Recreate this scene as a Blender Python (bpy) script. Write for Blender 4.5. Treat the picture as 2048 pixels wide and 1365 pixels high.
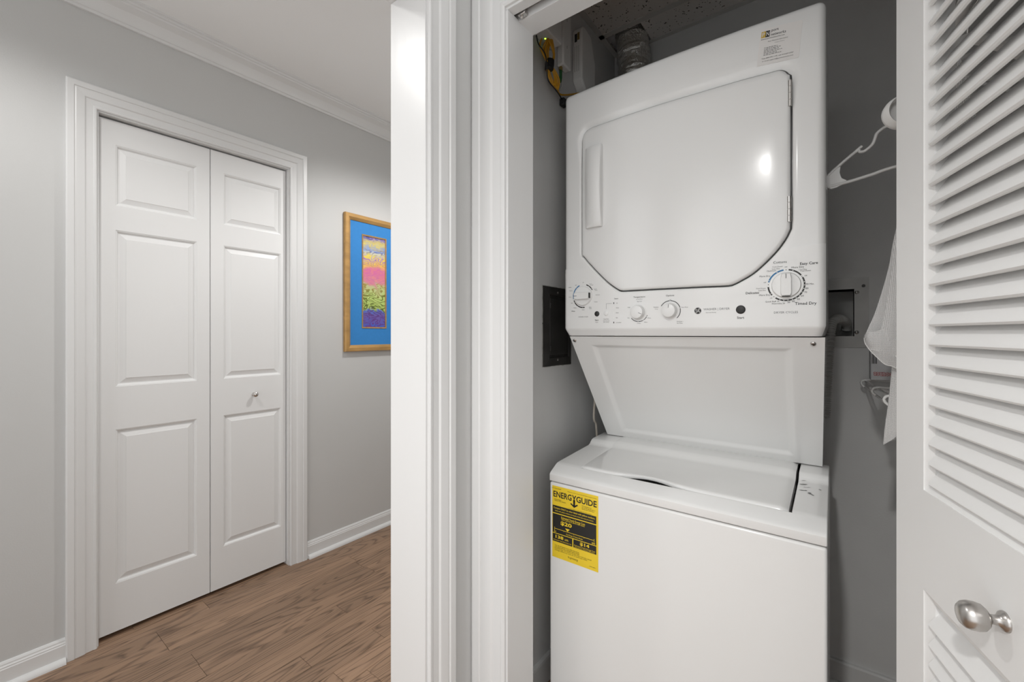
import bpy, bmesh, math, random
from mathutils import Vector, Matrix
random.seed(7)
for o in list(bpy.data.objects): bpy.data.objects.remove(o)
SC = bpy.context.scene; COL = SC.collection
# ------------------------------------------------------------------ camera, world, light, exposure
F_PX = 858.0; PSI = math.atan(646/858.0); CX, CY, CAM_H = 1024.0, 668.0, 1.17
SP, CP = math.sin(PSI), math.cos(PSI)
cam = bpy.data.cameras.new('camera'); cam_o = bpy.data.objects.new('camera', cam); COL.objects.link(cam_o)
cam_o.location = (0, 0, CAM_H); cam_o.rotation_euler = (math.pi/2, 0, PSI)
cam.sensor_fit = 'HORIZONTAL'; cam.sensor_width = 36.0; cam.lens = 36.0*F_PX/2048.0
cam.shift_y = -(682.5-CY)/2048.0; cam.clip_start = 0.02
SC.camera = cam_o
w = bpy.data.worlds.new('world'); SC.world = w; w.use_nodes = True
w.node_tree.nodes['Background'].inputs[0].default_value = (0.985, 0.995, 1.0, 1)
w.node_tree.nodes['Background'].inputs[1].default_value = 1.35
# ceiling lamps outside the picture: the two hallway ones throw the two shadows of the small door knob,
# the third one makes the glint on the dryer door
for nm_l, xy_, pw_ in (('hallway_lamp_near_offscreen', (-1.45, 0.02), 19.0), ('hallway_lamp_far_offscreen', (-1.35, 1.60), 40.0), ('laundry_lamp_offscreen', (-0.15, -1.15), 82.0)):
    li = bpy.data.lights.new(nm_l, 'SPOT'); li.energy = pw_; li.shadow_soft_size = .05; li.color = (1.0, .988, .97); li.spot_size = math.radians(152.0); li.spot_blend = .55
    lo = bpy.data.objects.new(nm_l, li); COL.objects.link(lo); lo.location = (*xy_, 2.378)
SC.view_settings.view_transform = 'Standard'; SC.view_settings.look = 'None'
SC.view_settings.gamma = 1.0; SC.view_settings.use_curve_mapping = False
SC.view_settings.exposure = 0.16

def ray(px, py):
    r = (px-CX)/F_PX; u = (CY-py)/F_PX
    return (-SP+r*CP, CP+r*SP, u)
def onX(px, py, x):
    a = ray(px, py); t = x/a[0]; return Vector((x, t*a[1], CAM_H+t*a[2]))
def onY(px, py, y):
    a = ray(px, py); t = y/a[1]; return Vector((t*a[0], y, CAM_H+t*a[2]))
def onZ(px, py, z):
    a = ray(px, py); t = (z-CAM_H)/a[2]; return Vector((t*a[0], t*a[1], z))

# ------------------------------------------------------------------ materials
MATS = {}
def mat(name, col, rough=0.5, metal=0.0, bump=0.0, bscale=60.0, var=0.0, vscale=4.0, spec=0.5, coat=0.0, emit=None, estr=0.0, stretch=(1, 1, 1)):
    m = bpy.data.materials.new(name); m.use_nodes = True; nt = m.node_tree; b = nt.nodes['Principled BSDF']
    b.inputs['Base Color'].default_value = (*col, 1); b.inputs['Roughness'].default_value = rough
    b.inputs['Metallic'].default_value = metal; b.inputs['Specular IOR Level'].default_value = spec
    b.inputs['Coat Weight'].default_value = coat; b.inputs['Coat Roughness'].default_value = 0.08
    tc = nt.nodes.new('ShaderNodeTexCoord'); mp = nt.nodes.new('ShaderNodeMapping')
    nt.links.new(tc.outputs['Object'], mp.inputs[0]); mp.inputs['Scale'].default_value = stretch
    if var > 0:
        n = nt.nodes.new('ShaderNodeTexNoise'); n.inputs['Scale'].default_value = vscale; n.inputs['Detail'].default_value = 4
        nt.links.new(mp.outputs[0], n.inputs['Vector'])
        r = nt.nodes.new('ShaderNodeValToRGB'); nt.links.new(n.outputs['Fac'], r.inputs[0])
        r.color_ramp.elements[0].position = .3; r.color_ramp.elements[1].position = .7
        r.color_ramp.elements[0].color = (*[c*(1-var) for c in col], 1); r.color_ramp.elements[1].color = (*[min(1, c*(1+var)) for c in col], 1)
        nt.links.new(r.outputs[0], b.inputs['Base Color'])
    if bump > 0:
        n = nt.nodes.new('ShaderNodeTexNoise'); n.inputs['Scale'].default_value = bscale; n.inputs['Detail'].default_value = 3
        nt.links.new(mp.outputs[0], n.inputs['Vector'])
        bp = nt.nodes.new('ShaderNodeBump'); bp.inputs['Strength'].default_value = bump; bp.inputs['Distance'].default_value = .002
        nt.links.new(n.outputs['Fac'], bp.inputs['Height']); nt.links.new(bp.outputs[0], b.inputs['Normal'])
    if emit:
        b.inputs['Emission Color'].default_value = (*emit, 1); b.inputs['Emission Strength'].default_value = estr
    MATS[name] = m; return m
mat('wall_paint', (.60, .60, .592), .55, bump=.12, bscale=220, var=.012, vscale=2)
mat('closet_paint', (.60, .60, .592), .62, bump=.15, bscale=200, var=.03, vscale=5)
mat('trim_paint', (.75, .75, .745), .32, bump=.10, bscale=40, var=.01, stretch=(1, 1, .12))
mat('door_paint', (.80, .80, .795), .36, bump=.10, bscale=70, var=.008, stretch=(1, 1, .1))
mat('ceiling_paint', (.90, .90, .895), .7, bump=.08, bscale=200)
mat('enamel', (.81, .81, .80), .16, bump=.02, bscale=90, coat=.25)
mat('panel_plastic', (.81, .81, .80), .30, bump=.02, bscale=300)
mat('subfloor', (.30, .20, .12), .8)
mat('black_rubber', (.02, .02, .02), .7)
mat('track_metal', (.30, .27, .24), .5, .4)
mat('ink_black', (.02, .019, .018), .5)
mat('ink_grey', (.10, .10, .10), .5)
mat('ink_blue', (.015, .16, .36), .5)
mat('ink_white', (.85, .85, .82), .5)
mat('ink_red', (.36, .03, .05), .5)
mat('ink_navy', (.02, .025, .07), .5)
mat('label_yellow', (.86, .62, .035), .45, var=.02, vscale=20)
mat('label_white', (.78, .76, .74), .4)
mat('logo_gold', (.62, .42, .08), .5)
mat('chrome', (.62, .60, .58), .22, 1.0, bump=.03)
mat('nickel', (.52, .50, .48), .30, 1.0, bump=.03, bscale=300)
mat('dark_metal', (.035, .033, .031), .45, .3, var=.25, vscale=14, bump=.15)
mat('raw_edge', (.42, .41, .39), .9, bump=.5, bscale=150)
mat('galvanised', (.40, .395, .38), .5, .2, var=.12, vscale=10, bump=.08)
mat('box_inside', (.40, .395, .38), .6, .2, var=.12, vscale=12)
mat('hose_grey', (.40, .40, .385), .5, bump=.05)
mat('device_white', (.74, .73, .71), .45, bump=.03)
mat('cable_yellow', (.55, .27, .012), .45)
mat('cable_black', (.012, .012, .012), .5)
mat('cable_white', (.55, .54, .5), .5)
mat('cord_cream', (.42, .38, .33), .5)
mat('green_plug', (.02, .12, .03), .45)
mat('brass', (.45, .33, .13), .35, .9)
mat('led_green', (.2, .8, .05), .4, emit=(.45, 1, .05), estr=3)
mat('hanger_white', (.75, .745, .73), .35)
mat('wire_white', (.74, .735, .72), .4)
mat('frame_gold', (.50, .29, .10), .38, .25, var=.18, vscale=30, bump=.2, bscale=90, stretch=(1, .3, 1))
mat('fillet_gold', (.42, .25, .10), .45, .2, var=.15, vscale=60)
mat('mat_blue', (.035, .235, .60), .8, var=.03, vscale=60)
mat('grid_metal', (.55, .535, .51), .6, bump=.05)
mat('carton', (.58, .58, .59), .6, var=.08, vscale=20)
mat('scuff', (.22, .22, .22), .8)

def floor_material():
    m = bpy.data.materials.new('oak_plank'); m.use_nodes = True; nt = m.node_tree; N = nt.nodes; L = nt.links; b = N['Principled BSDF']
    tc = N.new('ShaderNodeTexCoord'); oi = N.new('ShaderNodeObjectInfo')
    mul = N.new('ShaderNodeVectorMath'); mul.operation = 'SCALE'; mul.inputs[0].default_value = (37.1, 91.7, 13.3); L.new(oi.outputs['Random'], mul.inputs['Scale'])
    add = N.new('ShaderNodeVectorMath'); L.new(tc.outputs['Object'], add.inputs[0]); L.new(mul.outputs[0], add.inputs[1])
    m1 = N.new('ShaderNodeMapping'); L.new(add.outputs[0], m1.inputs[0]); m1.inputs['Scale'].default_value = (9, 1.05, 1)
    n1 = N.new('ShaderNodeTexNoise'); L.new(m1.outputs[0], n1.inputs['Vector']); n1.inputs['Scale'].default_value = 1.4; n1.inputs['Detail'].default_value = 1.5; n1.inputs['Roughness'].default_value = .35
    # contour lines of a smooth stretched noise give cathedral grain
    k = N.new('ShaderNodeMath'); k.operation = 'MULTIPLY'; k.inputs[1].default_value = 15.0; L.new(n1.outputs['Fac'], k.inputs[0])
    fr = N.new('ShaderNodeMath'); fr.operation = 'FRACT'; L.new(k.outputs[0], fr.inputs[0])
    r1 = N.new('ShaderNodeValToRGB'); L.new(fr.outputs[0], r1.inputs[0]); e = r1.color_ramp.elements
    e[0].position = 0; e[0].color = (1, 1, 1, 1); e[1].position = .22; e[1].color = (0, 0, 0, 1)
    x = e.new(.72); x.color = (0, 0, 0, 1); x = e.new(1.0); x.color = (.85, .85, .85, 1)
    m2 = N.new('ShaderNodeMapping'); L.new(add.outputs[0], m2.inputs[0]); m2.inputs['Scale'].default_value = (330, 9, 1)
    n2 = N.new('ShaderNodeTexNoise'); L.new(m2.outputs[0], n2.inputs['Vector']); n2.inputs['Scale'].default_value = 1; n2.inputs['Detail'].default_value = 3
    r2 = N.new('ShaderNodeValToRGB'); L.new(n2.outputs['Fac'], r2.inputs[0]); r2.color_ramp.elements[0].position = .42; r2.color_ramp.elements[1].position = .62
    fac = N.new('ShaderNodeMath'); fac.operation = 'MULTIPLY_ADD'; L.new(r1.outputs[0], fac.inputs[0]); 
    s = N.new('ShaderNodeMath'); s.operation = 'MULTIPLY_ADD'; L.new(r2.outputs[0], s.inputs[0]); s.inputs[1].default_value = .40; s.inputs[2].default_value = .48
    L.new(s.outputs[0], fac.inputs[1]); 
    s2 = N.new('ShaderNodeMath'); s2.operation = 'MULTIPLY'; L.new(r2.outputs[0], s2.inputs[0]); s2.inputs[1].default_value = .13; L.new(s2.outputs[0], fac.inputs[2])
    cr = N.new('ShaderNodeValToRGB'); L.new(fac.outputs[0], cr.inputs[0]); e = cr.color_ramp.elements
    e[0].color = (.335, .212, .135, 1); e[1].color = (.085, .048, .028, 1)
    hs = N.new('ShaderNodeHueSaturation'); L.new(cr.outputs[0], hs.inputs['Color'])
    v = N.new('ShaderNodeMapRange'); L.new(oi.outputs['Random'], v.inputs[0]); v.inputs[3].default_value = .86; v.inputs[4].default_value = 1.12; L.new(v.outputs[0], hs.inputs['Value'])
    L.new(hs.outputs[0], b.inputs['Base Color']); b.inputs['Roughness'].default_value = .42
    bp = N.new('ShaderNodeBump'); bp.inputs['Strength'].default_value = .12; bp.inputs['Distance'].default_value = .001; L.new(fac.outputs[0], bp.inputs['Height']); L.new(bp.outputs[0], b.inputs['Normal'])
    MATS['oak_plank'] = m
floor_material()

def tile_material():
    m = bpy.data.materials.new('acoustic_tile'); m.use_nodes = True; nt = m.node_tree; N = nt.nodes; L = nt.links; b = N['Principled BSDF']
    tc = N.new('ShaderNodeTexCoord'); vo = N.new('ShaderNodeTexVoronoi'); vo.inputs['Scale'].default_value = 95; L.new(tc.outputs['Object'], vo.inputs['Vector'])
    no = N.new('ShaderNodeTexNoise'); no.inputs['Scale'].default_value = 40; L.new(tc.outputs['Object'], no.inputs['Vector'])
    th = N.new('ShaderNodeMapRange'); L.new(no.outputs['Fac'], th.inputs[0]); th.inputs[1].default_value = .4; th.inputs[2].default_value = .75; th.inputs[3].default_value = .05; th.inputs[4].default_value = .42
    lt = N.new('ShaderNodeMath'); lt.operation = 'LESS_THAN'; L.new(vo.outputs['Distance'], lt.inputs[0]); L.new(th.outputs[0], lt.inputs[1])
    mx = N.new('ShaderNodeMix'); mx.data_type = 'RGBA'; L.new(lt.outputs[0], mx.inputs[0]); mx.inputs[6].default_value = (.66, .63, .60, 1); mx.inputs[7].default_value = (.10, .09, .085, 1)
    L.new(mx.outputs[2], b.inputs['Base Color']); b.inputs['Roughness'].default_value = .95
    MATS['acoustic_tile'] = m
tile_material()

def art_material():
    m = bpy.data.materials.new('art_print'); m.use_nodes = True; nt = m.node_tree; N = nt.nodes; L = nt.links; b = N['Principled BSDF']
    tc = N.new('ShaderNodeTexCoord'); sep = N.new('ShaderNodeSeparateXYZ')
    nz = N.new('ShaderNodeTexNoise'); nz.inputs['Scale'].default_value = 18; nz.inputs['Detail'].default_value = 3; L.new(tc.outputs['Object'], nz.inputs['Vector'])
    L.new(tc.outputs['Object'], sep.inputs[0])
    z = N.new('ShaderNodeMapRange'); L.new(sep.outputs['Z'], z.inputs[0]); z.inputs[1].default_value = -.26; z.inputs[2].default_value = .26
    ad = N.new('ShaderNodeMath'); ad.operation = 'MULTIPLY_ADD'; L.new(nz.outputs['Fac'], ad.inputs[0]); ad.inputs[1].default_value = .20; 
    sb = N.new('ShaderNodeMath'); sb.operation = 'SUBTRACT'; L.new(z.outputs[0], sb.inputs[0]); sb.inputs[1].default_value = .10; L.new(sb.outputs[0], ad.inputs[2])
    def ramp(stops):
        r = N.new('ShaderNodeValToRGB'); e = r.color_ramp.elements
        e[0].position = stops[0][0]; e[0].color = (*stops[0][1], 1); e[1].position = stops[-1][0]; e[1].color = (*stops[-1][1], 1)
        for p, c in stops[1:-1]: q = e.new(p); q.color = (*c, 1)
        L.new(ad.outputs[0], r.inputs[0]); return r
    base = ramp([(0, (.06, .12, .55)), (.10, (.16, .10, .38)), (.17, (.10, .16, .55)), (.19, (.40, .52, .12)), (.33, (.52, .66, .20)), (.45, (.55, .55, .28)), (.50, (.66, .22, .34)), (.62, (.70, .16, .38)), (.68, (.66, .38, .12)), (.75, (.40, .22, .46)), (.82, (.66, .62, .42)), (.88, (.25, .36, .66)), (.95, (.62, .50, .15)), (1, (.30, .22, .5))])
    line = ramp([(0, (.14, .05, .30)), (.17, (.10, .05, .22)), (.20, (.10, .14, .02)), (.33, (.18, .22, .04)), (.45, (.40, .30, .08)), (.5, (.74, .28, .30)), (.62, (.74, .20, .30)), (.70, (.85, .55, .08)), (.78, (.80, .66, .12)), (.86, (.10, .14, .42)), (.93, (.80, .66, .10)), (1, (.10, .10, .35))])
    mp = N.new('ShaderNodeMapping'); L.new(tc.outputs['Object'], mp.inputs[0]); mp.inputs['Rotation'].default_value = (math.radians(35), 0, 0); mp.inputs['Scale'].default_value = (1, 9, 20)
    wv = N.new('ShaderNodeTexNoise'); wv.inputs['Scale'].default_value = 1.0; wv.inputs['Detail'].default_value = 2; wv.inputs['Distortion'].default_value = .6; L.new(mp.outputs[0], wv.inputs['Vector'])
    kk = N.new('ShaderNodeMath'); kk.operation = 'MULTIPLY'; kk.inputs[1].default_value = 10; L.new(wv.outputs['Fac'], kk.inputs[0]); pp = N.new('ShaderNodeMath'); pp.operation = 'PINGPONG'; pp.inputs[1].default_value = .5; L.new(kk.outputs[0], pp.inputs[0])
    th = N.new('ShaderNodeMapRange'); L.new(pp.outputs[0], th.inputs[0]); th.inputs[1].default_value = .16; th.inputs[2].default_value = .24
    mx = N.new('ShaderNodeMix'); mx.data_type = 'RGBA'; L.new(th.outputs[0], mx.inputs[0]); L.new(line.outputs[0], mx.inputs[6]); L.new(base.outputs[0], mx.inputs[7])
    L.new(mx.outputs[2], b.inputs['Base Color']); b.inputs['Roughness'].default_value = .6
    MATS['art_print'] = m
art_material()

def foil_material():
    m = bpy.data.materials.new('foil'); m.use_nodes = True; nt = m.node_tree; N = nt.nodes; L = nt.links; b = N['Principled BSDF']
    b.inputs['Base Color'].default_value = (.72, .71, .69, 1); b.inputs['Metallic'].default_value = .9; b.inputs['Roughness'].default_value = .28
    tc = N.new('ShaderNodeTexCoord'); n = N.new('ShaderNodeTexNoise'); n.inputs['Scale'].default_value = 60; n.inputs['Detail'].default_value = 5; n.inputs['Distortion'].default_value = 1.5; L.new(tc.outputs['Object'], n.inputs['Vector'])
    bp = N.new('ShaderNodeBump'); bp.inputs['Strength'].default_value = .9; bp.inputs['Distance'].default_value = .006; L.new(n.outputs['Fac'], bp.inputs['Height']); L.new(bp.outputs[0], b.inputs['Normal'])
    MATS['foil'] = m
foil_material()

def net_material():
    m = bpy.data.materials.new('mesh_fabric'); m.use_nodes = True; nt = m.node_tree; N = nt.nodes; L = nt.links
    b = N['Principled BSDF']; b.inputs['Base Color'].default_value = (.86, .855, .85, 1); b.inputs['Roughness'].default_value = .8
    tc = N.new('ShaderNodeTexCoord'); vo = N.new('ShaderNodeTexVoronoi'); vo.inputs['Scale'].default_value = 420; vo.inputs['Randomness'].default_value = .15
    L.new(tc.outputs['UV'], vo.inputs['Vector'])
    mr = N.new('ShaderNodeMapRange'); L.new(vo.outputs['Distance'], mr.inputs[0]); mr.inputs[1].default_value = .25; mr.inputs[2].default_value = .45; mr.inputs[3].default_value = .45; mr.inputs[4].default_value = .97
    tr = N.new('ShaderNodeBsdfTransparent'); tl = N.new('ShaderNodeBsdfTranslucent'); tl.inputs['Color'].default_value = (.7, .69, .68, 1)
    ms = N.new('ShaderNodeMixShader'); ms.inputs[0].default_value = .3; L.new(b.outputs[0], ms.inputs[1]); L.new(tl.outputs[0], ms.inputs[2])
    m2 = N.new('ShaderNodeMixShader'); L.new(mr.outputs[0], m2.inputs[0]); L.new(tr.outputs[0], m2.inputs[1]); L.new(ms.outputs[0], m2.inputs[2])
    L.new(m2.outputs[0], N['Material Output'].inputs['Surface'])
    MATS['mesh_fabric'] = m
net_material()

# ------------------------------------------------------------------ mesh helpers
class MB:
    def __init__(s): s.v = []; s.f = []; s.m = []; s.cm = 0
    def add(s, vs, fs):
        o = len(s.v); s.v += [tuple(p) for p in vs]
        for f in fs: s.f.append([i+o for i in f]); s.m.append(s.cm)
    def box(s, a, b):
        x0, y0, z0 = [min(p, q) for p, q in zip(a, b)]; x1, y1, z1 = [max(p, q) for p, q in zip(a, b)]
        s.add([(x0, y0, z0), (x1, y0, z0), (x1, y1, z0), (x0, y1, z0), (x0, y0, z1), (x1, y0, z1), (x1, y1, z1), (x0, y1, z1)],
              [(0, 3, 2, 1), (4, 5, 6, 7), (0, 1, 5, 4), (1, 2, 6, 5), (2, 3, 7, 6), (3, 0, 4, 7)])
    def grid(s, rows, closed_u=False, closed_v=False):
        n = len(rows); k = len(rows[0]); vs = [p for r in rows for p in r]; fs = []
        for i in range(n if closed_v else n-1):
            for j in range(k if closed_u else k-1):
                fs.append((i*k+j, i*k+(j+1) % k, ((i+1) % n)*k+(j+1) % k, ((i+1) % n)*k+j))
        s.add(vs, fs)
    def prism(s, prof, fn, a, b):
        """closed profile [(p,q)] extruded from a to b; fn(p,q,t)->xyz"""
        n = len(prof); s.add([fn(p, q, a) for p, q in prof]+[fn(p, q, b) for p, q in prof],
                             [(i, (i+1) % n, n+(i+1) % n, n+i) for i in range(n)]+[tuple(range(n-1, -1, -1)), tuple(range(n, 2*n))])
    def tube(s, pts, rad, seg=10, cap=True, closed=False):
        pts = [Vector(p) for p in pts]; n = len(pts)
        rads = rad if isinstance(rad, (list, tuple)) else [rad]*n
        T = []
        for i in range(n):
            a = pts[(i-1) % n] if closed or i > 0 else pts[0]; b = pts[(i+1) % n] if closed or i < n-1 else pts[-1]
            t = (b-a); t = t.normalized() if t.length > 1e-9 else Vector((0, 0, 1)); T.append(t)
        ref = Vector((0, 0, 1)) if abs(T[0].z) < .9 else Vector((1, 0, 0)); nn = T[0].cross(ref).normalized(); rows = []
        for i in range(n):
            nn = (nn-T[i]*nn.dot(T[i])).normalized(); bb = T[i].cross(nn)
            rows.append([pts[i]+(nn*math.cos(2*math.pi*j/seg)+bb*math.sin(2*math.pi*j/seg))*rads[i] for j in range(seg)])
        s.grid(rows, closed_u=True, closed_v=closed)
        if cap and not closed:
            o = len(s.v); k = n*seg
            s.f.append([o-k+j for j in range(seg)][::-1]); s.m.append(s.cm); s.f.append([o-seg+j for j in range(seg)]); s.m.append(s.cm)
    def lathe(s, prof, org, axis, seg=24, sx=1.0):
        """profile [(r,h)] round an axis through org"""
        ax = Vector(axis).normalized(); ref = Vector((0, 0, 1)) if abs(ax.z) < .9 else Vector((1, 0, 0)); u = ax.cross(ref).normalized(); v = u.cross(ax); org = Vector(org)
        rows = [[org+ax*hh+(u*math.cos(2*math.pi*j/seg)*sx+v*math.sin(2*math.pi*j/seg))*max(r, 1e-5) for j in range(seg)] for r, hh in prof]
        s.grid(rows, closed_u=True)
        o = len(s.v); k = len(prof)*seg
        s.f.append([o-k+j for j in range(seg)][::-1]); s.m.append(s.cm); s.f.append([o-seg+j for j in range(seg)]); s.m.append(s.cm)
    def build(s, name, mats, parent=None, smooth=False, bevel=0.0, bseg=2, fixn=True, weld=False, angle=35):
        me = bpy.data.meshes.new(name); me.from_pydata(s.v, [], s.f)
        for mm in (mats if isinstance(mats, (list, tuple)) else [mats]): me.materials.append(MATS[mm])
        me.polygons.foreach_set('material_index', s.m)
        if weld or fixn:
            bm = bmesh.new(); bm.from_mesh(me)
            if weld: bmesh.ops.remove_doubles(bm, verts=bm.verts, dist=1e-5)
            if fixn: bmesh.ops.recalc_face_normals(bm, faces=bm.faces)
            bm.to_mesh(me); bm.free()
        if smooth:
            me.polygons.foreach_set('use_smooth', [True]*len(me.polygons)); me.set_sharp_from_angle(angle=math.radians(angle))
        o = bpy.data.objects.new(name, me); COL.objects.link(o)
        if parent: o.parent = parent; o.matrix_parent_inverse = parent.matrix_basis.inverted()
        if bevel > 0:
            md = o.modifiers.new('bevel', 'BEVEL'); md.width = bevel; md.segments = bseg; md.limit_method = 'ANGLE'; md.angle_limit = math.radians(40)
            md.harden_normals = False
            me.polygons.foreach_set('use_smooth', [True]*len(me.polygons)); me.set_sharp_from_angle(angle=math.radians(50))
        return o
def tag(o, label, cat=None, group=None, kind=None):
    o['label'] = label
    if cat: o['category'] = cat
    if group: o['group'] = group
    if kind: o['kind'] = kind
    return o
def structure(o, label=None):
    o['kind'] = 'structure'
    if label: o['label'] = label
    return o
def empty(name, loc):
    o = bpy.data.objects.new(name, None); COL.objects.link(o); o.location = loc; o.empty_display_size = .05
    return o
def dup(o, parent, loc=None):
    c = o.copy(); COL.objects.link(c); c.parent = parent
    if loc is not None: c.location = loc
    return c
def lettering(name, items, fn, material, parent):
    """items: (text, a, b, size, align, weight, rotation); fn(a,b) -> xyz. One mesh of flat print."""
    vs, fs = [], []
    for it in items:
        t, a, b, size = it[:4]; al = it[4] if len(it) > 4 else 'CENTER'; wt = it[5] if len(it) > 5 else 0; rot = it[6] if len(it) > 6 else 0; fit = it[7] if len(it) > 7 else None
        if t == '#':      # filled polygon given in a
            o = len(vs); vs += [fn(p, q) for p, q in a]; fs.append(list(range(o, o+len(a)))); continue
        cu = bpy.data.curves.new('t', 'FONT'); cu.body = t; cu.size = size; cu.align_x = al; cu.align_y = 'CENTER'; cu.offset = wt*size; cu.resolution_u = 2; cu.fill_mode = 'FRONT'
        ob = bpy.data.objects.new('t', cu); me = bpy.data.meshes.new_from_object(ob)
        if fit:
            xs = [p.co.x for p in me.vertices]; zs = [p.co.y for p in me.vertices]; wx, hz = max(xs)-min(xs), max(zs)-min(zs)
            fx = fit[0]/wx; fz = (fit[1]/hz) if fit[1] else 1.0; mx_, mz_ = (max(xs)+min(xs))/2, (max(zs)+min(zs))/2
            for p in me.vertices: p.co.x = (p.co.x-(mx_ if al == 'CENTER' else min(xs)))*fx; p.co.y = (p.co.y-mz_)*fz
        o = len(vs); c, s = math.cos(rot), math.sin(rot)
        for p in me.vertices: vs.append(fn(a+c*p.co.x-s*p.co.y, b+s*p.co.x+c*p.co.y))
        for p in me.polygons: fs.append([i+o for i in p.vertices])
        bpy.data.objects.remove(ob); bpy.data.curves.remove(cu); bpy.data.meshes.remove(me)
    b = MB(); b.add(vs, fs); o = b.build(name, material, parent, fixn=False); o['kind'] = 'stuff'; return o
def arc_strip(cx, cz, r0, r1, a0, a1, n=14):
    """polygon pieces of an annulus sector, angles in degrees clockwise from the top"""
    out = []
    for i in range(n):
        t0 = math.radians(a0+(a1-a0)*i/n); t1 = math.radians(a0+(a1-a0)*(i+1)/n)
        out.append(('#', [(cx+r*math.sin(t), cz+r*math.cos(t)) for r, t in ((r0, t0), (r1, t0), (r1, t1), (r0, t1))], 0, 0))
    return out
def dot(cx, cz, r, n=10): return ('#', [(cx+r*math.cos(2*math.pi*i/n), cz+r*math.sin(2*math.pi*i/n)) for i in range(n)], 0, 0)
def rect(x0, z0, x1, z1): return ('#', [(x0, z0), (x1, z0), (x1, z1), (x0, z1)], 0, 0)

# ------------------------------------------------------------------ the place: main planes (metres)
XL = -2.20                    # hallway wall with the panelled closet door
XA, XB = -0.784, -0.913       # partition faces (closet side, hallway side)
YJ, YJ0 = 0.695, -0.16        # cased opening in the partition runs from YJ0 to YJ
YC, YCB = 0.8735, 0.987      # closet front wall
XO0, XO1 = -0.670, 0.400      # closet opening
YB = 1.80                     # closet back wall
XR = 0.460                    # closet right wall
ZH, ZC, ZCC = 2.003, 2.440, 2.400
D0, D1, DZ = 0.352, 1.050, 2.000   # panelled door opening in the hallway wall
YF, YN = 2.7, -1.5
ts0, ts1 = .900, .921              # slot of the bifold track in the closet head

# floor with separate planks
b = MB(); b.box((XL-.45, YN, -.05), (1.3, YF, -.0125)); floor = structure(b.build('floor', 'subfloor'), 'brown oak strip floor')
PW = .0826; x0 = -1.7974-6*PW; proto = {}
ends = {0: .545, -3: .505, -4: .505, -5: .686, -2: .22, 1: 1.02, 2: .33, -1: 1.28, 3: .78}
i = -6
while x0+PW*(i+6) < 1.28:
    xa = -1.7974+PW*i; y = ends.get(i, random.uniform(.1, 1.2)); cuts = [y]
    yy = y
    while yy > YN: yy -= random.uniform(.7, 1.25); cuts.append(max(yy, YN))
    yy = y
    while yy < YF: yy += random.uniform(.7, 1.25); cuts.append(min(yy, YF))
    cuts = sorted(set(cuts))
    for a, c in zip(cuts, cuts[1:]):
        if c-a < .05: continue
        L = c-a-.0012; p = MB(); e = .0011; wd = PW-.0009
        pr = [(0, 0), (wd, 0), (wd, .0114), (wd-e, .0125), (e, .0125), (0, .0114)]
        p.prism(pr, lambda u, z, t: (u, t, z), 0, L)
        o = p.build('plank', 'oak_plank', floor, fixn=True); o.matrix_parent_inverse = Matrix(); o.location = (xa, a, -.0125)
    i += 1

# ceilings
b = MB(); b.box((XL-.45, YN, ZC), (1.3, YF, ZC+.06)); structure(b.build('ceiling', 'ceiling_paint'), 'smooth white hallway ceiling')
# hallway wall with a door opening and a small closet behind it
b = MB()
b.box((XL, YN, 0), (XL-.12, D0-.007, ZC)); b.box((XL, D1+.007, 0), (XL-.12, YF, ZC)); b.box((XL, D0-.007, DZ+.007), (XL-.12, D1+.007, ZC))
structure(b.build('wall_left', 'wall_paint'), 'light grey hallway wall with panelled closet door')
b = MB(); b.box((XL-.44, D0-.2, 0), (XL-.42, D1+.2, ZC)); b.box((XL-.44, D0-.2, 0), (XL-.12, D0-.18, ZC)); b.box((XL-.44, D1+.18, 0), (XL-.12, D1+.2, ZC))
structure(b.build('wall_linen', 'closet_paint'))
# partition between hallway and laundry side
b = MB(); b.box((XB, YJ+.012, 0), (XA, YF, ZC)); b.box((XB, YN, 0), (XA, YJ0-.012, ZC)); b.box((XB, YJ0-.012, 2.03), (XA, YJ+.012, ZC))
wp = b.build('wall_partition', ['wall_paint', 'closet_paint']); structure(wp, 'light grey partition wall beside the laundry closet')
b = MB(); b.box((XA, YCB, 0), (XA+.0015, YB, ZCC)); structure(b.build('wall_closet_left', 'closet_paint'), 'grey left wall inside the laundry closet')
# closet front wall
b = MB(); b.box((XA, YC, 0), (XO0-.018, YCB, ZC)); b.box((XO1+.018, YC, 0), (1.3, YCB, ZC)); b.box((XO0-.018, YC, ZH+.055), (XO1+.018, YCB, ZC)); b.box((XO0-.018, YC, ZH+.0195), (XO1+.018, ts0, ZH+.055)); b.box((XO0-.018, ts1, ZH+.0195), (XO1+.018, YCB, ZH+.055))
structure(b.build('wall_closet_front', 'wall_paint'), 'light grey wall around the laundry closet opening')
# closet back wall with a recess for the drain box
fr = [onY(1653, 560, YB), onY(1738, 555, YB), onY(1737, 696, YB)]; BX1, BZ0, BZ1 = .0870, 1.125, 1.353; BX0 = -.13
OX0, OX1, OZ0, OZ1 = -.10, .0505, 1.162, 1.317
b = MB(); t = .12
b.box((XA, YB, 0), (OX0, YB+t, ZC)); b.box((OX1, YB, 0), (XR, YB+t, ZC)); b.box((OX0, YB, 0), (OX1, YB+t, OZ0)); b.box((OX0, YB, OZ1), (OX1, YB+t, ZC))
structure(b.build('wall_back', 'closet_paint'), 'grey back wall of the laundry closet')
b = MB(); b.box((XR, YCB, 0), (XR+.1, YB+.12, ZC)); structure(b.build('wall_right', 'closet_paint'), 'grey right wall inside the laundry closet')
b = MB(); b.box((XL-.1, YF, 0), (XB, YF+.1, ZC)); structure(b.build('wall_hall_end', 'wall_paint'))

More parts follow.
